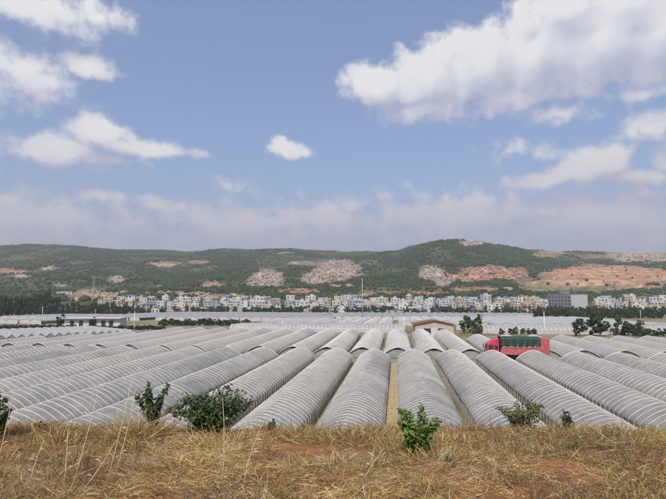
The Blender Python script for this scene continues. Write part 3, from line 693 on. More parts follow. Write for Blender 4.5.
for px, pb, pt, w, st, lb in ((580, 336, 319, 14, 'round_d', 'lone dark bushy tree left of the big one, right of the white pole'), (600, 336, 316.5, 22, 'round_d', 'largest dark bushy tree behind the tunnels at the right'),
                              (618, 335, 317, 15, 'tall_m', 'upright loose tree beside the largest bushy tree at the right'), (628, 335.5, 321, 13, 'round_d', 'small dark bushy tree third right of the white pole'), (638, 335, 321.5, 15, 'round_m', 'round lighter green tree beside the right hedge'),
                              (465, 333, 316.5, 13, 'round_m', 'left one of the two trees beside the gabled shed'), (477.5, 333.5, 316, 12, 'round_m', 'right one of the two trees beside the gabled shed'),
                              (61, 326, 314.5, 10, 'round_d', 'dark tree at the left end of the white bungalow'), (93, 327, 317, 8, 'round_d', 'dark tree in front of the middle of the white bungalow'), (355, 329.5, 326, 3, 'round_d', 'tiny dark shrub in front of the bright cross tunnels')):
    x, y, g, dd = ground(px, pb); tree('bushy_tree', lb, 'tree', None, x, y, g - .3, (ZP(pt, dd) - g) * 1.14, w * dd / F * 1.12, st)
# trees in and in front of the town
k = 0
for i in range(150):
    px = 126 + i * 3.65 + rng.uniform(-2, 2); d = rng.choice([508, 512, 516, 522, 548, 575])
    if 556 < px < 592 and d > 530: continue
    x, y = XY(px, d); g = hill_at(px, d) if d > 520 else gz(y); k += 1
    tree('town_tree', f'dark green tree among the town houses, {ordw(k)} from the left', 'tree', 'trees among the town houses', x, y, g - .8, rng.uniform(5.5, 10) * (1 if d < 530 else .85), rng.uniform(5.5, 11), rng.choice(['round_d', 'round_m', 'round_d', 'tall_d']))

# ------------------------------------------------------------------ town
WIN = MB().box((0, 0, 0), (1.5, .12, 1.5)).mesh('window', M['glass'])
DOOR = MB().box((0, 0, 1.15), (2.2, .14, 2.3)).mesh('door', M['roof_grey'])
TANK = MB().tube([(0, 0, 0), (0, 0, .8)], .08, 4).tube([(0, 0, .8), (0, 0, 2.2)], .75, 8).mesh('water_tank', M['steel'], True)
rows = {'front': (530, 0), 'middle': (562, 1), 'back': (598, 2), 'top': (642, 3)}
for rn, (dr, ri) in rows.items():
    px = (124, 118, 98, 110)[ri]; n = 0
    while px < 676:
        wpx = rng.uniform(4.5, 9.5); c0 = px + wpx / 2; px += wpx + (rng.uniform(0, 1.5) if rng.random() < .7 else rng.uniform(2, 8))
        if ri == 0 and rng.random() < .18: continue
        if 548 < c0 < 594 or (ri == 3 and rng.random() < .6): continue
        d = dr + rng.uniform(-9, 9); w = wpx * d / F; st = rng.choice([2] if ri == 3 else [2, 2, 3, 3, 3, 4] if ri else [1, 2, 2, 3]); hgt = st * 2.95; dep = rng.uniform(9, 12)
        cn = rng.choice(['white', 'white', 'white', 'off-white', 'cream', 'pale grey', 'tan', 'pinkish', 'grey', 'yellow-cream', 'off-white', 'tan', 'pale grey'])
        x, y = XY(c0, d); g = hill_at(c0, d) - .3; n += 1
        roof = rng.choice(['flat', 'flat', 'flat', 'flat', 'hut', 'hut', 'hut', 'hut', 'red', 'flat', 'hut', 'blue'])
        rt = {'flat': 'flat-roofed', 'hut': 'roof-hut', 'red': 'red-roofed', 'blue': 'blue-roofed'}[roof]
        sw = {1: 'one', 2: 'two', 3: 'three', 4: 'four'}[st]
        t = thing('town_house', f'{cn} {sw}-storey {rt} house, {ordw(n)} from the left in the {rn} town row', 'house', 'houses of the town', (x, y, g), TH + rng.uniform(-.35, .35) - lat(c0) * .6)
        mb = MB(); mb.box((0, dep / 2, hgt / 2 - .3), (w, dep, hgt + .6)); obj('wall', mb.mesh('wall', M['h_' + cn]), t)
        mb = MB()
        if roof in ('flat', 'hut'):
            for sx, sy, lx, ly in ((0, .12, w + .5, .25), (0, dep - .12, w + .5, .25), (-w / 2 + .1, dep / 2, .25, dep - .5), (w / 2 - .1, dep / 2, .25, dep - .5)): mb.box((sx, sy, hgt + .5), (lx, ly, .9))
            mb.box((0, dep / 2, hgt + .1), (w - .6, dep - .6, .15)); ro = obj('roof', mb.mesh('roof', M['h_white' if rng.random() < .5 else 'h_' + cn]), t)
            if roof == 'hut':
                hb = MB().box((0, 0, 1.3), (3.6, 4, 2.5)).box((0, 0, 2.65), (4.1, 4.5, .2)); obj('stair_hut', hb.mesh('stair_hut', M['h_' + cn]), ro, (rng.uniform(-.2, .2) * w, dep * .6, hgt + .15))
        else:
            mb.prism([(-w / 2 - .4, hgt), (0, hgt + 1.7), (w / 2 + .4, hgt)], -.4, dep + .4); obj('roof', mb.mesh('roof', M['roof_' + roof]), t)
        if roof in ('flat', 'hut') and rng.random() < .5:
            obj('water_tank', TANK, ro, (rng.uniform(-.3, .3) * w, dep * .25, hgt + .2))
        nw = max(2, int(w / 3.4))
        for f in range(st):
            for q in range(nw):
                if f == 0 and q == 0: obj('door', DOOR, t, (-w / 2 + (q + .5) * w / nw, -.03, 0)); continue
                if ri == 0 and f == 0 or (ri >= 2 and f == 0): continue
                if rng.random() < .14: continue
                w_ = obj('window', WIN, t, (-w / 2 + (q + .5) * w / nw, -.03, f * 2.95 + 1.65)); w_.scale = (rng.choice([.7, 1, 1, 1.35]), 1, rng.choice([.8, 1, 1]))
        if rng.random() < .45:
            bb = MB().box((0, -.55, 3.05), (w * .96, 1.1, .18)).box((0, -1.05, 3.55), (w * .96, .08, .9)); obj('balcony', bb.mesh('balcony', M['h_white']), t)
# the big bare concrete block
x, y = XY(579.5, 524); g = -7.4
t = thing('concrete_building', 'large grey unfinished concrete block above the right tree belt', 'building', None, (x, y, g), TH + .42)
bw, bd_, bh = 24, 30, 20.0
obj('wall', MB().box((0, bd_ / 2, bh / 2), (bw, bd_, bh)).mesh('wall', M['pale']), t)
ro = obj('roof', MB().box((0, bd_ / 2, bh + .3), (bw + .6, bd_ + .6, .6)).box((-bw * .3, bd_ * .4, bh + 1.9), (6, 6, 2.6)).mesh('roof', M['concrete']), t)
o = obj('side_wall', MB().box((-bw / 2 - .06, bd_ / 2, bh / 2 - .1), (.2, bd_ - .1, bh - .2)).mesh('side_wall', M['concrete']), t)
WS = MB().box((0, 0, 0), (.14, 1.8, 1.6)).mesh('window', M['glass'])
for f in range(5):
    for q in range(7): obj('window', WS, t, (-bw / 2 - .16, 2.4 + q * 4.2, 2.6 + f * 3.6))
# houses standing on the slope
for px, py, w, cn, lb in ((124, 294, 7, 'white', 'lone white house on the slope behind the left windbreak'), (64, 295, 14, 'pale grey', 'long pale shed on the slope above the left windbreak'), (116, 278, 5, 'white', 'tiny white hut in the quarry notch on the left hill'),
                          (20, 277, 8, 'white', 'low white shed on the far left hillside'), (210, 287, 14, 'tan', 'tan shed on the slope above the middle of the town'), (508, 290, 9, 'cream', 'cream house on the slope below the red cuts'), (160, 288, 6, 'tan', 'small tan hut above the left end of town')):
    x, y, z, d = hill_pix(px, py); ww = w * d / F
    t = thing('hill_house', lb, 'house', None, (x, y, z - .5), TH - lat(px) * .6)
    obj('wall', MB().box((0, 3, 2.2), (ww, 6, 4.4)).mesh('wall', M['h_' + cn]), t)
    obj('roof', MB().prism([(-ww / 2 - .3, 4.4), (0, 5.3), (ww / 2 + .3, 4.4)], -.3, 6.3).mesh('roof', M['roof_grey']), t)
    for q in range(3): obj('window', WIN, t, (-ww * .3 + q * ww * .3, -.03, 2.3))

# ------------------------------------------------------------------ farm buildings
# gabled shed
d = 152; x, y = XY(434, d); g = gz(y); w = 38 * d / F
M['tanwall'] = mat('tan_wall', (.50, .44, .34), (.38, .32, .24), .5, .9, .1); M['rust'] = mat('rusty_edge', (.16, .08, .05), (.24, .13, .08), 2, .9, .1)
t = thing('gabled_shed', 'low tan shed with brown-edged gable roof behind the central tunnels', 'shed', None, (x, y, g), TH * .3)
ht = ZP(320.5, d) - g; he_ = ZP(324.5, d) - g
obj('wall', MB().prism([(-w / 2, 0), (-w / 2, he_ - .1), (0, ht - .1), (w / 2, he_ - .1), (w / 2, 0)], .5, 9).mesh('wall', M['tanwall']), t)
mb = MB()
for s in (-1, 1): mb.prism([(0, ht - .08), (0, ht + .06), (s * (w / 2 + .6), he_ - .05), (s * (w / 2 + .6), he_ - .19)], 0, 9.4)
obj('roof', mb.mesh('roof', M['rust']), t)
for s, ww in ((-1, 1.9), (1, 1.9)): obj('opening', MB().box((s * 2.1, .46, 1.6), (ww, .1, 2.6)).mesh('opening', M['glass']), t)
obj('door', MB().box((0, .44, 1.5), (1.8, .12, 2.9)).mesh('door', M['h_white']), t)
obj('panel', MB().box((-w * .38, .45, 1.6), (2.2, .1, 2.2)).mesh('panel', M['h_cream']), t)
# low brown shed behind it
x, y, g, d = ground(503, 325); t = thing('open_shed', 'low open brown shed right of the two trees', 'shed', None, (x, y, g), TH * .3)
# white bungalow at the left
x, y, g, d = ground(92, 327); w = 54 * d / F; hb = ZP(318, d) - g
t = thing('white_bungalow', 'white bungalow with dark doorways behind the left hedge', 'house', None, (x, y, g), TH + .05)
obj('wall', MB().box((0, 4, hb / 2 - .2), (w, 8, hb - .4)).mesh('wall', M['h_white']), t)
obj('roof', MB().box((0, 3.6, hb - .15), (w + 1.6, 10, .35)).mesh('roof', M['h_pale grey']), t)
for q in (-.36, -.2, -.02, .2, .34): obj('doorway', MB().box((q * w, -.04, hb * .4), (1.7, .16, hb * .62)).mesh('doorway', M['glass']), t)
# long pale roofs behind
for px, py, wpx, hp_, cn, lb in ((120, 315.5, 17, 3.2, 'white', 'long low white shed behind the white bungalow'), (98, 320, 22, 3.5, 'pale grey', 'flat grey shed roof right behind the bungalow'), (248, 317, 9, 2, 'grey', 'small grey shed beyond the middle hedge row'), (255, 319, 8, 2.4, 'white', 'small white shed beyond the middle hedge row'),
                            (421, 314, 5, 5, 'pale grey', 'small pale grey hut at the far edge of the plain'), (392, 314, 12, 4, 'tan', 'low tan shed with blue roof at the foot of town'), (155, 314, 7, 6, 'white', 'white hut at the left end of town'), (502, 318, 15, 2.6, 'tan', 'long low tan shed right of the two trees'),
                            (278, 323, 46, 1.6, 'yellow-cream', 'long low yellowish shed behind the bright cross tunnels'), (655, 315.5, 9, 5, 'pinkish', 'small pinkish house at the right edge of the tree belt'), (40, 317.5, 16, 1.6, 'grey', 'dark low shed among the left far tunnels')):
    x, y, g, d = ground(px, py); ww = wpx * d / F
    t2 = thing('field_shed', lb, 'shed', None, (x, y, g - .1), TH - lat(px) * .4)
    hh = hp_ * d / F
    obj('wall', MB().box((0, 2.5, hh / 2), (ww, 5, hh)).mesh('wall', M['h_' + cn]), t2)
    obj('roof', MB().box((0, 2.5, hh + .1), (ww + .8, 5.8, .2)).mesh('roof', M['roof_blue' if 'blue' in lb else 'roof_grey']), t2)
    for q in range(2): obj('doorway', MB().box((ww * (-.25 + .5 * q), -.04, hh * .42), (1.2, .14, hh * .7)).mesh('doorway', M['glass']), t2)
bpy.data.objects.remove(t, do_unlink=True) if not t.children else None
for o in [o for o in bpy.data.objects if o.name.startswith('open_shed')]: bpy.data.objects.remove(o, do_unlink=True)

# ------------------------------------------------------------------ poles and masts
M['polewhite'] = mat('pale_pole', (.60, .59, .56), (.68, .67, .64), 1, .8, .2)
def pole(px, pb, pt, lb, r0=.14, arm=True, hill=False, m='polewhite', d=None):
    if hill:
        x, y, g, dd = hill_pix(px, pb)
    else: x, y, g, dd = ground(px, pb)
    h = ZP(pt, dd) - g
    t = thing('utility_pole', lb, 'pole', None, (x, y, g), TH)
    obj('shaft', MB().tube([(0, 0, -.5), (0, 0, h)], [r0, r0 * .6], 8).mesh('shaft', M[m], True), t)
    if arm:
        obj('crossarm', MB().box((0, 0, h - .5), (1.6, .1, .12)).mesh('crossarm', M['steel']), t)
        for s in (-.7, 0, .7): obj('insulator', MB().tube([(s, 0, h - .44), (s, 0, h - .15)], .05, 6).mesh('insulator', M['steel']), t)
    else: obj('cap', MB().tube([(0, 0, h), (0, 0, h + .25)], [r0 * .75, r0 * .3], 6).mesh('cap', M['steel']), t)
pole(42, 320.5, 306.5, 'pale pole in front of the left windbreak', .16)
pole(134, 331, 311.5, 'pale pole beside the gabled film houses', .15, False)
pole(283, 331, 318, 'pale pole in front of the bright cross tunnels', .13, False)
pole(404, 334, 317, 'pale pole left of the gabled shed', .14, False)
pole(545, 341, 312, 'white pole just right of the lorry', .15, False)
pole(362.5, 319, 278, 'tall lone mast in front of the middle of the town', .2, True, m='steel')
pole(95, 320, 309, 'thin pole behind the white bungalow', .1)
pole(652, 318, 305, 'pole at the right edge of the tree belt', .16)
pole(641, 322, 310, 'pole in front of the right tree belt', .14)
for px, top, lb in ((260, 242.5, 'thin mast on the ridge above the left rock quarry'), (354, 244.5, 'thin mast on the ridge left of the dome-shaped summit'), (376, 244, 'thin mast on the low ridge saddle'), (398, 244.5, 'thin mast at the foot of the dome-shaped summit'), (540, 240.5, 'tallest thin mast on the right ridge'), (40, 240, 'thin mast on the far left ridge')):
    Dr = float(np.interp(px, DX, DY)); x, y = XY(px, Dr); g = hill_at(px, Dr); h = ZP(top, Dr) - g
    t = thing('ridge_mast', lb, 'mast', 'masts on the ridge', (x, y, g - 1), TH)
    mb = MB()
    for sx, sy in ((-1, -1), (1, -1), (1, 1), (-1, 1)): mb.tube([(sx * .9, sy * .9, 0), (sx * .25, sy * .25, h)], .16, 4)
    for q in range(6):
        z0 = h * q / 6; r0 = .9 - .65 * q / 6; r1 = .9 - .65 * (q + 1) / 6; z1 = h * (q + 1) / 6
        for s in (-1, 1): mb.tube([(-r0, s * r0, z0), (r1, s * r1, z1)], .09, 4); mb.tube([(s * r0, -r0, z0), (s * r1, r1, z1)], .09, 4)
    obj('lattice', mb.mesh('lattice', M['steel']), t)
# pylon on the left hillock
x, y, z, d = hill_pix(93, 293); h = ZP(277, d) - z
t = thing('lattice_pylon', 'grey lattice pylon on the bare hillock behind the left windbreak', 'pylon', None, (x, y, z - .5), TH)
mb = MB()
for sx, sy in ((-1, -1), (1, -1), (1, 1), (-1, 1)): mb.tube([(sx * 2.2, sy * 2.2, 0), (sx * .4, sy * .4, h)], .11, 4)
for q in range(7):
    z0 = h * q / 7; r0 = 2.2 - 1.7 * q / 7; r1 = 2.2 - 1.7 * (q + 1) / 7; z1 = h * (q + 1) / 7
    for s in (-1, 1): mb.tube([(-r0, s * r0, z0), (r1, s * r1, z1)], .09, 4); mb.tube([(r0, s * r0, z0), (-r1, s * r1, z1)], .09, 4); mb.tube([(s * r0, -r0, z0), (s * r1, r1, z1)], .09, 4)
obj('lattice', mb.mesh('lattice', M['steel']), t)
for q in (.75, .88, .98): obj('crossarm', MB().box((0, 0, h * q), (6, .25, .25)).mesh('crossarm', M['steel']), t)

# ------------------------------------------------------------------ lorry
RZ = .55
rm = MB()
for xq in range(-130, 101, 5):
    for yy, zz in ((88.9, -.2), (89.7, RZ), (93.4, RZ), (94.2, -.4)): rm.v.append((xq, yy + .12 * math.sin(xq * .4), zz + (.05 * math.sin(xq * .7) if zz > 0 else 0)))
for q in range(46):
    for j in range(3): a = q * 4 + j; rm.f.append([a, a + 4, a + 5, a + 1])
obj('access_road', rm.mesh('access_road', M['plain'], True), kind='structure')
M['red'] = mat('red_paint', (.55, .05, .085), (.46, .04, .07), 1.5, .35, .5); M['redold'] = mat('faded_red_paint', (.54, .17, .17), (.40, .08, .08), 2.5, .55, .4, detail=8, lo=.4, hi=.6)
M['tarp'] = mat('green_tarpaulin', (.012, .036, .026), (.03, .062, .046), 2.5, .6, .3, .03); M['tyre'] = mat('tyre', (.02, .02, .02), (.03, .03, .03), 8, .85, .2)
M['dark'] = mat('chassis_paint', (.03, .03, .03), (.05, .05, .05), 4, .7, .3); M['lamp'] = mat('lamp_glass', (.7, .68, .6), (.8, .78, .7), 6, .15, .6); M['greywood'] = mat('pale_sacks', (.42, .40, .36), (.6, .58, .53), 3, .9, .1)
TL, TW = 10.5, 2.5
def lorry():
    dl = 88.3; x, y = XY(514.5, dl)
    t = thing('lorry', 'red lorry with a green tarpaulin over its load, parked between the tunnel blocks', 'truck', None, (x, 91.55, RZ), PI)
    # local: +x forward, y left, origin mid-length on the ground
    f = TL / 2; b = -TL / 2
    cabp = [(f - 2.15, .75), (f - .05, .75), (f, 1.1), (f - .02, 1.75), (f - .28, 2.75), (f - .55, 2.92), (f - 1.75, 3.68), (f - 2.15, 3.72)]
    cab = obj('cab', MB().prism(cabp, -TW / 2 + .05, TW / 2 - .05).mesh('cab', M['red']), t)
    bv = cab.modifiers.new('bevel', 'BEVEL'); bv.width = .06; bv.segments = 2
    obj('windscreen', MB().prism([(f - .005, 1.82), (f + .012, 1.82), (f - .235, 2.68), (f - .255, 2.68)], -1.08, 1.08).mesh('windscreen', M['glass']), cab)
    for s in (-1, 1):
        obj('side_window', MB().prism([(f - 1.2, 1.85), (f - .35, 1.85), (f - .5, 2.6), (f - 1.2, 2.6)], s * (TW / 2 - .06), s * (TW / 2 - .03)).mesh('side_window', M['glass']), cab)
        obj('quarter_window', MB().box((f - 1.72, s * (TW / 2 - .045), 2.22), (.5, .03, .62)).mesh('quarter_window', M['glass']), cab)
        dr = obj('door', MB().box((f - .78, s * (TW / 2 - .045), 1.42), (1.0, .03, .72)).mesh('door', M['red']), cab)
        obj('step', MB().box((f - .8, s * (TW / 2 - .1), .62), (.8, .25, .1)).mesh('step', M['dark']), cab)
        obj('headlight', MB().box((f + .0, s * .95, .98), (.12, .42, .22)).mesh('headlight', M['lamp']), cab)
        mi = MB().box((f + .05, s * (TW / 2 + .18), 2.25), (.1, .22, .6)).box((f - .05, s * (TW / 2 + .04), 2.6), (.12, .22, .05)); obj('mirror', mi.mesh('mirror', M['dark']), cab)
    obj('bumper', MB().box((f - .05, 0, .62), (.3, TW - .05, .38)).mesh('bumper', M['red']), cab)
    obj('grille', MB().box((f + .0, 0, 1.32), (.06, 1.5, .3)).mesh('grille', M['dark']), cab)
    for s in (-1, 1): obj('chassis_rail', MB().box((b / 2 + f / 2 - .4, s * .42, .85), (TL - .9, .12, .26)).mesh('chassis_rail', M['dark']), t)
    tyre = MB(); n = 20
    prof = [(.30, -.15), (.46, -.15), (.51, -.1), (.51, .1), (.46, .15), (.30, .15)]
    for a in range(n):
        for r_, yy in prof: tyre.v.append((r_ * math.cos(2 * PI * a / n), yy, r_ * math.sin(2 * PI * a / n)))
    for a in range(n):
        for q in range(5): tyre.f.append([a * 6 + q, a * 6 + q + 1, ((a + 1) % n) * 6 + q + 1, ((a + 1) % n) * 6 + q])
    tyre = tyre.mesh('tyre', M['tyre'], True); rim = MB().tube([(0, -.1, 0), (0, .06, 0), (0, .1, 0)], [.31, .31, .14], 14).mesh('rim', M['steel'])
    for wx in (f - 1.25, b + 1.4, b + 2.75):
        for s in (-1, 1):
            w = obj('wheel', tyre, t, (wx, s * (TW / 2 - .2), .51)); obj('rim', rim, w).scale = (1, s, 1)
    obj('fuel_tank', MB().tube([(f - 3.9, -1.0, .75), (f - 2.7, -1.0, .75)], .28, 10).mesh('fuel_tank', M['steel'], True), t)
    bx0, bx1 = b, f - 2.35; bl = bx1 - bx0; bc = (bx0 + bx1) / 2
    obj('bed_floor', MB().box((bc, 0, 1.15), (bl, TW, .18)).mesh('bed_floor', M['redold']), t)
    for s in (-1, 1):
        sb = obj('side_board', MB().box((bc, s * (TW / 2 - .03), 1.62), (bl - .1, .06, .74)).mesh('side_board', M['redold']), t)
        post = MB().box((0, 0, 0), (.09, .05, .78)).mesh('stake', M['redold'])
        for q in range(13): obj('stake', post, sb, (bx0 + .3 + q * (bl - .6) / 12, s * (TW / 2 + .02), 1.62))
        slat = MB().box((0, 0, 0), (bl - .9, .04, .1)).mesh('rail', M['redold'])
        for z in (2.1, 2.28): obj('rail', slat, sb, (bc, s * (TW / 2 - .03), z))
    obj('headboard', MB().box((bx1 - .04, 0, 2.35), (.1, TW, 2.3)).mesh('headboard', M['dark']), t)
    tg = obj('tailgate', MB().box((bx0 + .04, 0, 2.35), (.09, TW - .06, 2.5)).mesh('tailgate', M['redold']), t)
    for s in (-1, 1):
        side = obj('tail_panel', MB().box((bx0 + .72, s * (TW / 2 - .01), 2.45), (1.4, .07, 2.5)).mesh('tail_panel', M['redold']), t)
        for q in range(5): obj('stake', MB().box((bx0 + .1 + q * .3, s * (TW / 2 + .05), 2.45), (.07, .06, 2.5)).mesh('stake', M['red']), side)
    t.scale = (1, 1, 1.06)
    ld = MB()
    for q in range(9): ld.box((bx0 + 1.7 + q * .72, 0, 2.05 + rng.uniform(-.05, .08)), (.66, TW - .22, .72), top=(.9, .97))
    obj('load', ld.mesh('load', M['greywood'], True), t)
    # tarpaulin with folds
    n1, n2 = 46, 20; V = []
    r_ = np.random.default_rng(5)
    fold = np.cumsum(r_.normal(0, .03, n1)); fold -= np.linspace(0, fold[-1], n1)
    for a in range(n1):
        xx_ = bx0 + 1.45 + a * (bl - 1.5) / (n1 - 1)
        for q in range(n2):
            u = q / (n2 - 1) * 2 - 1; yy = (TW / 2 + .05) * max(-1, min(1, u * 1.75)); z = 3.92 - .12 * abs(u * 1.75) ** 2 if abs(u) < .571 else 3.80 - (abs(u) - .571) / .429 * (1.2 + .08 * math.sin(a * .9) + .08 * r_.random())
            V.append((xx_ + .02 * r_.normal(), yy + (.02 * math.sin(a * .8 + 3 * u) + .012 * r_.normal()) * (1 if abs(u) > .571 else .2) * (1 if u > 0 else -1), z + .25 * fold[a] * .5 + .02 * r_.normal()))
    Fc = [(a * n2 + q, a * n2 + q + 1, (a + 1) * n2 + q + 1, (a + 1) * n2 + q) for a in range(n1 - 1) for q in range(n2 - 1)]
    tp = obj('tarpaulin', mesh_np('tarpaulin', V, Fc, True, mats=M['tarp']), t)
    for q in range(6):
        xx_ = bx0 + 1.8 + q * 1.15; pts = [(xx_, -1.36, 1.9), (xx_, -1.36, 3.7), (xx_ + .1, 0, 3.98), (xx_, 1.36, 3.7), (xx_ + .1, 1.36, 1.9)]
        obj('rope', MB().tube(pts, .012, 5).mesh('rope', M['net']), tp)
lorry()

# ------------------------------------------------------------------ foreground on the bank
def bush(name, label, px, py_base, d, h, w, nleaf, lsize, m, stems=9, seed=1, dens=1.0, up=.25, cat='bush'):
    r_ = np.random.default_rng(seed); x, y = XY(px, d, py_base); u = x * RT[0] + y * RT[1]; z = float(zbank(np.array(u), np.array(d)))
    t = thing(name, label, cat, None, (x, y, z), TH)
    zb = ZP(py_base, d) - z; base = min(0, zb); h = h - base * 0
    mb = MB(); C = []; Nn = []
    for k in range(stems):
        q = r_.uniform(0, 2 * PI); rr = w / 2 * r_.uniform(.15, 1) ** .7; tip = np.array([rr * math.cos(q), rr * .8 * math.sin(q), h * r_.uniform(.55, 1) * (1 - .35 * (rr / (w / 2)) ** 2)])
        mid = tip * np.array([.35, .35, .55]) + r_.normal(0, .03, 3); p0 = np.array([r_.normal(0, .03), r_.normal(0, .03), -.12])
        mb.tube([p0, mid, tip], [.011, .008, .003], 5)
        for j in range(int(nleaf / stems)):
            s = r_.uniform(.3, 1.0); pt = (p0 * (1 - s) ** 2 + 2 * mid * s * (1 - s) + tip * s * s)
            dv = r_.normal(size=3); dv[2] = abs(dv[2]) * .6; dv /= np.linalg.norm(dv)
            C.append(pt + dv * r_.uniform(.02, .11) * (1.15 - .35 * s) * (w / 1.0)); Nn.append(dv * .6 + np.array([0, 0, .7]) + r_.normal(0, .45, 3))
    obj('stems', mb.mesh('stems', M['bark'], True), t)
    C = np.array(C); Nn = np.array(Nn); n = len(C); Nn /= np.linalg.norm(Nn, axis=1)[:, None]
    a = np.cross(Nn, r_.normal(size=(n, 3))); a /= np.linalg.norm(a, axis=1)[:, None]; b = np.cross(Nn, a)
    s = (lsize * r_.uniform(.55, 1.25, n))[:, None]
    pts = [C - a * s, C - a * s * .25 + b * s * .42 + Nn * s * .12, C + a * s * .45 + b * s * .34 + Nn * s * .08, C + a * s * 1.05 - Nn * s * .2, C + a * s * .45 - b * s * .34 + Nn * s * .08, C - a * s * .25 - b * s * .42 + Nn * s * .12, C - a * s * .1, C + a * s * .4]
    V = np.stack(pts, 1).reshape(-1, 3); o8 = (np.arange(n) * 8)[:, None]
    Fc = np.concatenate([o8 + np.array([[0, 6, 1, 1]])[:, :3].repeat(1, 0)] + [o8 + np.array([q]) for q in ((6, 2, 1), (6, 7, 2), (7, 3, 2), (0, 5, 6), (6, 5, 4), (6, 4, 7), (7, 4, 3))])
    fo = obj('foliage', mesh_np('foliage', V, Fc, False, mats=M[m]), t, kind='stuff')
    return t
bush('leafy_bush', 'upright dark green bush left of the wide bush on the bank edge', 156, 424, 6.2, .63, .52, 1000, .031, 'leaf_f', 10, 3)
bush('leafy_bush', 'wide dark green bush sprawling on the bank edge', 211, 427, 6.2, .55, 1.18, 2900, .031, 'leaf_f', 34, 4)
bush('leafy_bush', 'dark green bush cut by the left edge of the photo', -3, 420, 5.6, .62, .34, 560, .032, 'leaf_f', 8, 5)
bush('leafy_bush', 'bright green leafy shrub growing in the dry grass below the straw path', 414, 456, 5.0, .52, .50, 1000, .032, 'leaf_y', 12, 6)
bush('dry_bush', 'sparse half-dry shrub on the bank edge right of the middle', 522, 428, 6.3, .42, .72, 1100, .022, 'leaf_dry', 20, 7)
bush('green_sprig', 'small green sprig standing right of the half-dry shrub', 568, 430, 6.2, .32, .22, 90, .036, 'leaf_f', 5, 8)
bush('green_sprig', 'small green weed in the straw right of the wide bush', 271, 430, 6.2, .17, .22, 60, .03, 'leaf_m', 5, 9, cat='weed')
bush('green_sprig', 'tiny green weed in the grass below the half-dry shrub', 573, 447, 5.3, .12, .16, 50, .024, 'leaf_y', 4, 10, cat='weed')
bush('green_sprig', 'tiny green weed right of the bright shrub in the straw', 447, 472, 4.6, .14, .12, 40, .022, 'leaf_y', 4, 11, cat='weed')
bush('green_sprig', 'small green weed on the bank left of the upright bush', 40, 428, 6.0, .12, .20, 50, .026, 'leaf_m', 4, 12, cat='weed')

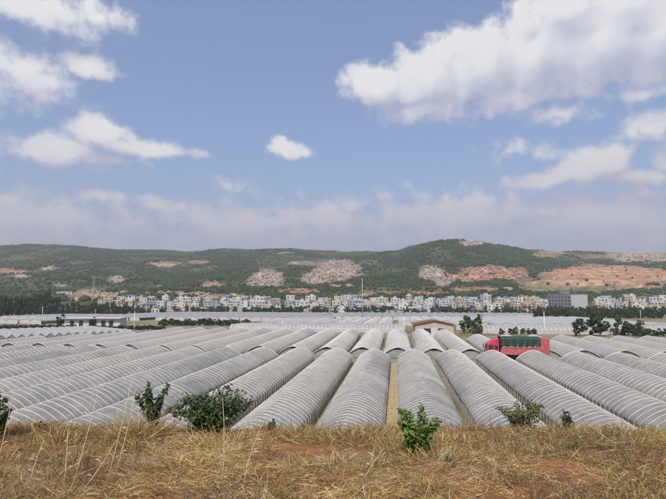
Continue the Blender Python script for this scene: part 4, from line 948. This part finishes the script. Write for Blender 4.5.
SOIL = [(128, 462, 42, 9), (100, 475, 26, 7), (30, 470, 24, 8), (560, 470, 34, 9), (645, 452, 22, 6), (600, 455, 20, 5), (60, 448, 24, 5), (470, 440, 16, 4), (585, 480, 26, 6)]
def grass():
    """dry straw: tufts standing and stalks lying matted on the soil"""
    Vs, Fs, Cs = [], [], []; base = 0
    def blades(P0, dirs, L, wd, bend, col):
        nonlocal base
        n = len(P0); side = np.cross(dirs, nr.normal(size=(n, 3))); side /= np.linalg.norm(side, axis=1)[:, None] + 1e-9
        V = np.zeros((n, 7, 3))
        for k, s in enumerate((0, .35, .7)):
            c = P0 + dirs * (L * s)[:, None] + bend * (L * s * s)[:, None]; w_ = (wd * (1 - .5 * s))[:, None]
            V[:, k * 2] = c - side * w_; V[:, k * 2 + 1] = c + side * w_
        V[:, 6] = P0 + dirs * L[:, None] + bend * L[:, None]
        q = np.array([(0, 1, 3), (0, 3, 2), (2, 3, 5), (2, 5, 4), (4, 5, 6)])
        Vs.append(V.reshape(-1, 3)); Fs.append((q[None] + (np.arange(n) * 7)[:, None, None]).reshape(-1, 3) + base); base += n * 7
        Cs.append(np.repeat(col, 7, 0))
    def spot(n):
        d = 3.3 + 3.9 * nr.random(n) ** .9; u = nr.uniform(-.78, .78, n) * d; return u, d
    def place(u, d):
        x, y = bank_pt(u, d); return np.stack([x, y, zbank(u, d)], 1)
    def soil_at(P):
        pr = np.array([proj(*p) for p in P]); m = np.zeros(len(P))
        for cx, cy, rx, ry in SOIL: m = np.maximum(m, 1.3 - np.sqrt(((pr[:, 0] - cx) / rx) ** 2 + ((pr[:, 1] - cy) / ry) ** 2))
        return m
    def colours(n, g=None):
        a = nr.random(n)[:, None]; c = np.array([.35, .225, .075]) * (1 - a) + np.array([.64, .49, .205]) * a
        k = nr.random(n); c[k < .38] *= np.array([.36, .32, .30]); c[k > .93] = np.array([.68, .60, .42])
        return c
    # matted straw
    n = 120000; u, d = spot(n); P0 = place(u, d); den = fbm(u * .9, d * 1.1, 121, 4); so = soil_at(P0)
    pa = fbm(u * .7 + 3, d * 1.0, 171, 3)
    kp = (nr.random(n) < np.clip((den - .35) * 4.5, .14, 1)) & (nr.random(n) > so * 1.1); P0 = P0[kp]; pa = pa[kp]; n = len(P0); den = den[kp]
    an = nr.uniform(0, 2 * PI, n); el = np.abs(nr.normal(.12, .22, n))
    dr_ = np.stack([np.cos(an) * np.cos(el), np.sin(an) * np.cos(el), np.sin(el)], 1)
    P0[:, 2] += nr.random(n) * .035 * np.clip(den * 2, .3, 1)
    c = colours(n) * (.35 + .55 * np.clip(den, .2, .9) + .75 * np.clip((pa - .3) * 2, 0, 1))[:, None]
    blades(P0, dr_, nr.uniform(.03, .14, n), nr.uniform(.0009, .0022, n), nr.normal(0, .15, (n, 3)) * np.array([1, 1, .5]), c)
    # thick pale stems strewn about
    n = 420; u, d = spot(n); P0 = place(u, d); an = nr.uniform(0, 2 * PI, n); el = np.abs(nr.normal(.1, .15, n)); P0[:, 2] += .02 + nr.random(n) * .03
    dr_ = np.stack([np.cos(an) * np.cos(el), np.sin(an) * np.cos(el), np.sin(el)], 1)
    blades(P0, dr_, nr.uniform(.1, .3, n), nr.uniform(.0015, .0035, n), nr.normal(0, .12, (n, 3)) * np.array([1, 1, .4]), np.array([.62, .53, .36]) * nr.uniform(.6, 1.1, n)[:, None])
    # tufts
    nt = 1250; u, d = spot(nt); P = place(u, d); den = fbm(u * .8 + 7, d * .8, 131, 3); so = soil_at(P); kp = (den > .40) & (nr.random(nt) > so * 1.3); P = P[kp]; den = den[kp]; dk = d[kp]
    per = 26; n = len(P) * per; P0 = np.repeat(P, per, 0) + nr.normal(0, 1, (n, 3)) * np.array([.045, .045, 0])
    an = nr.uniform(0, 2 * PI, n); el = nr.uniform(.35, 1.45, n); lean = np.repeat(nr.normal(0, .35, (len(P), 3)) * np.array([1, 1, 0]), per, 0)
    dr_ = np.stack([np.cos(an) * np.cos(el), np.sin(an) * np.cos(el), np.sin(el)], 1) + lean; dr_ /= np.linalg.norm(dr_, axis=1)[:, None]
    hh = np.repeat(nr.uniform(.07, .22, len(P)) * np.where(dk > 5.6, .85, 1), per); tone_ = np.repeat(nr.uniform(.65, 1.12, len(P)), per)[:, None]
    bd = nr.normal(0, .12, (n, 3)); bd[:, 2] = -np.abs(nr.normal(.22, .15, n))
    blades(P0, dr_, hh * nr.uniform(.5, 1.25, n), nr.uniform(.0012, .003, n), bd, colours(n) * tone_)
    # big golden clumps seen at the left and middle
    for px, py, d0, rad, cnt, hgt in ((142, 432, 5.9, .32, 900, .36), (60, 440, 5.6, .22, 300, .22), (350, 436, 5.8, .42, 900, .26), (300, 434, 5.9, .36, 600, .2), (400, 448, 5.3, .3, 400, .2), (230, 440, 5.6, .5, 800, .2), (440, 470, 4.8, .28, 500, .22), (470, 442, 5.6, .5, 600, .16), (600, 440, 5.8, .6, 700, .15), (640, 436, 6.0, .35, 500, .24), (560, 432, 6.1, .4, 400, .2), (20, 432, 6.0, .4, 500, .2), (520, 450, 5.3, .4, 500, .16), (330, 470, 4.7, .5, 700, .18), (180, 470, 4.7, .4, 500, .16)):
        x, y = XY(px, d0, py); uu = x * RT[0] + y * RT[1]; n = cnt
        ro = rad * np.sqrt(nr.random(n)); q = nr.uniform(0, 2 * PI, n); P0 = place(uu + ro * np.cos(q), d0 + ro * np.sin(q) * .7)
        el = nr.uniform(.3, 1.4, n); an = q + nr.normal(0, .9, n)
        dr_ = np.stack([np.cos(an) * np.cos(el), np.sin(an) * np.cos(el), np.sin(el)], 1); bd = nr.normal(0, .15, (n, 3)); bd[:, 2] = -np.abs(nr.normal(.3, .2, n))
        blades(P0, dr_, hgt * nr.uniform(.5, 1.3, n), nr.uniform(.0013, .003, n), bd, colours(n) * 1.08)
    # dark twiggy weeds
    n = 14000; u, d = spot(n); den = fbm(u * 1.3 + 40, d * 1.3, 151, 3); kp = den > .53; P0 = place(u[kp], d[kp]); n = len(P0)
    dr_ = nr.normal(0, .6, (n, 3)); dr_[:, 2] = np.abs(dr_[:, 2]) + .3; dr_ /= np.linalg.norm(dr_, axis=1)[:, None]
    c = np.array([.10, .07, .045]) * nr.uniform(.6, 1.6, n)[:, None]
    blades(P0, dr_, nr.uniform(.06, .24, n), nr.uniform(.0012, .0026, n), nr.normal(0, .25, (n, 3)), c)
    return mesh_np('dry_grass', np.concatenate(Vs), np.concatenate(Fs), False, np.concatenate(Cs), M['straw'])
o = obj('dry_grass', grass(), kind='stuff'); o['label'] = 'golden dry grass and straw matted over the reddish bank'; o['category'] = 'grass'
# clods and stones
def clods():
    n = 5200; d = 3.3 + 3.4 * nr.random(n); u = nr.uniform(-.76, .76, n) * d; x, y = bank_pt(u, d); z = zbank(u, d); s = .004 + .022 * nr.random(n) ** 3.5
    V = ico[None] * (1 + nr.uniform(-.3, .3, (n, 12, 1))) * s[:, None, None] * np.array([1.2, 1.2, .8]); V[..., 0] += x[:, None]; V[..., 1] += y[:, None]; V[..., 2] += z[:, None]
    return mesh_np('clods', V.reshape(-1, 3), (icof[None] + (np.arange(n) * 12)[:, None, None]).reshape(-1, 3), False, mats=M['bank'])
o = obj('soil_clods', clods(), kind='stuff'); o['label'] = 'small reddish clods of soil strewn over the bank'; o['category'] = 'soil'
# single tall stalks
for j, (xb_, xt, yt, d, lb) in enumerate(((-6, 15, 386, 4.6, 'tall thin dry stalk at the left frame edge'), (63, 68, 428, 4.2, 'short upright dry stalk left of the long leaning stalks'), (69, 98, 391, 4.1, 'long leaning dry stalk, the left one of the pair'), (78, 116, 440, 4.1, 'short leaning dry stalk between the long leaning pair'),
                                     (103, 132, 379, 4.1, 'long leaning dry stalk, the right one of the pair'), (112, 136, 388, 4.4, 'thin dry stalk close behind the right leaning stalk'), (221, 222.6, 398, 4.1, 'upright dry stalk in front of the wide bush'), (242, 262, 424, 4.1, 'leaning dry stalk right of the wide bush'), (28, 44, 440, 4.2, 'short dry stalk near the left bottom corner'), (360, 384, 448, 4.2, 'short leaning dry stalk left of the bright shrub'))):
    x0, y0 = XY(xb_, d, 500); u = x0 * RT[0] + y0 * RT[1]; z0 = float(zbank(np.array(u), np.array(d))); x1, y1 = XY(xt, d + .05, yt); z1 = ZP(yt, d + .05)
    t = thing('dry_stalk', lb, 'grass stalk', 'tall dry stalks on the bank', (x0, y0, z0), 0)
    v = Vector((x1 - x0, y1 - y0, z1 - z0)); bow = Vector((rng.uniform(-.03, .03), 0, 0))
    obj('stem', MB().tube([(0, 0, -.03), tuple(v * .35 + bow), tuple(v * .7 + bow * .8), tuple(v)], [.0042, .0036, .0028, .0012], 5).mesh('stem', mat('dry_stem', (.56, .46, .27), (.66, .57, .38), 20, .7, .2) if j == 0 else bpy.data.materials['dry_stem'], True), t)
    for s in (.3, .55, .75):
        lf = MB(); p = v * s + bow; dv = Vector((rng.uniform(-1, 1), rng.uniform(-.5, .5), .5)).normalized() * rng.uniform(.05, .12); a = len(lf.v); lf.v += [tuple(p), tuple(p + dv * .5 + Vector((0, 0, .006))), tuple(p + dv - Vector((0, 0, .03))), tuple(p + dv * .5 - Vector((0, 0, .006)))]; lf.f.append([a, a + 1, a + 2, a + 3])
        obj('leaf', lf.mesh('leaf', bpy.data.materials['dry_stem']), t)

# ------------------------------------------------------------------ haze
HZM = bpy.data.materials.new('haze'); HZM.use_nodes = True; ht = HZM.node_tree; ht.nodes.clear()
pv = N(ht, 'ShaderNodeVolumePrincipled'); pv.inputs['Density'].default_value = .00018; pv.inputs['Color'].default_value = (.92, .95, 1, 1); pv.inputs['Anisotropy'].default_value = .2
ho = N(ht, 'ShaderNodeOutputMaterial'); ht.links.new(pv.outputs[0], ho.inputs['Volume'])
ext = [hx.min() - 50, -3060, hx.max() + 50, 3060]
x0, x1 = min(hx.min(), -3000) - 60, max(hx.max(), 3000) + 60; y0, y1 = -420, max(hy.max(), 3100) + 60; z0, z1 = -40, float(HZ.max()) + 60
o = obj('haze', MB().box(((x0 + x1) / 2, (y0 + y1) / 2, (z0 + z1) / 2), (x1 - x0, y1 - y0, z1 - z0)).mesh('haze', HZM), kind='stuff'); o['label'] = 'thin pale haze over the plain and hills'; o['category'] = 'haze'
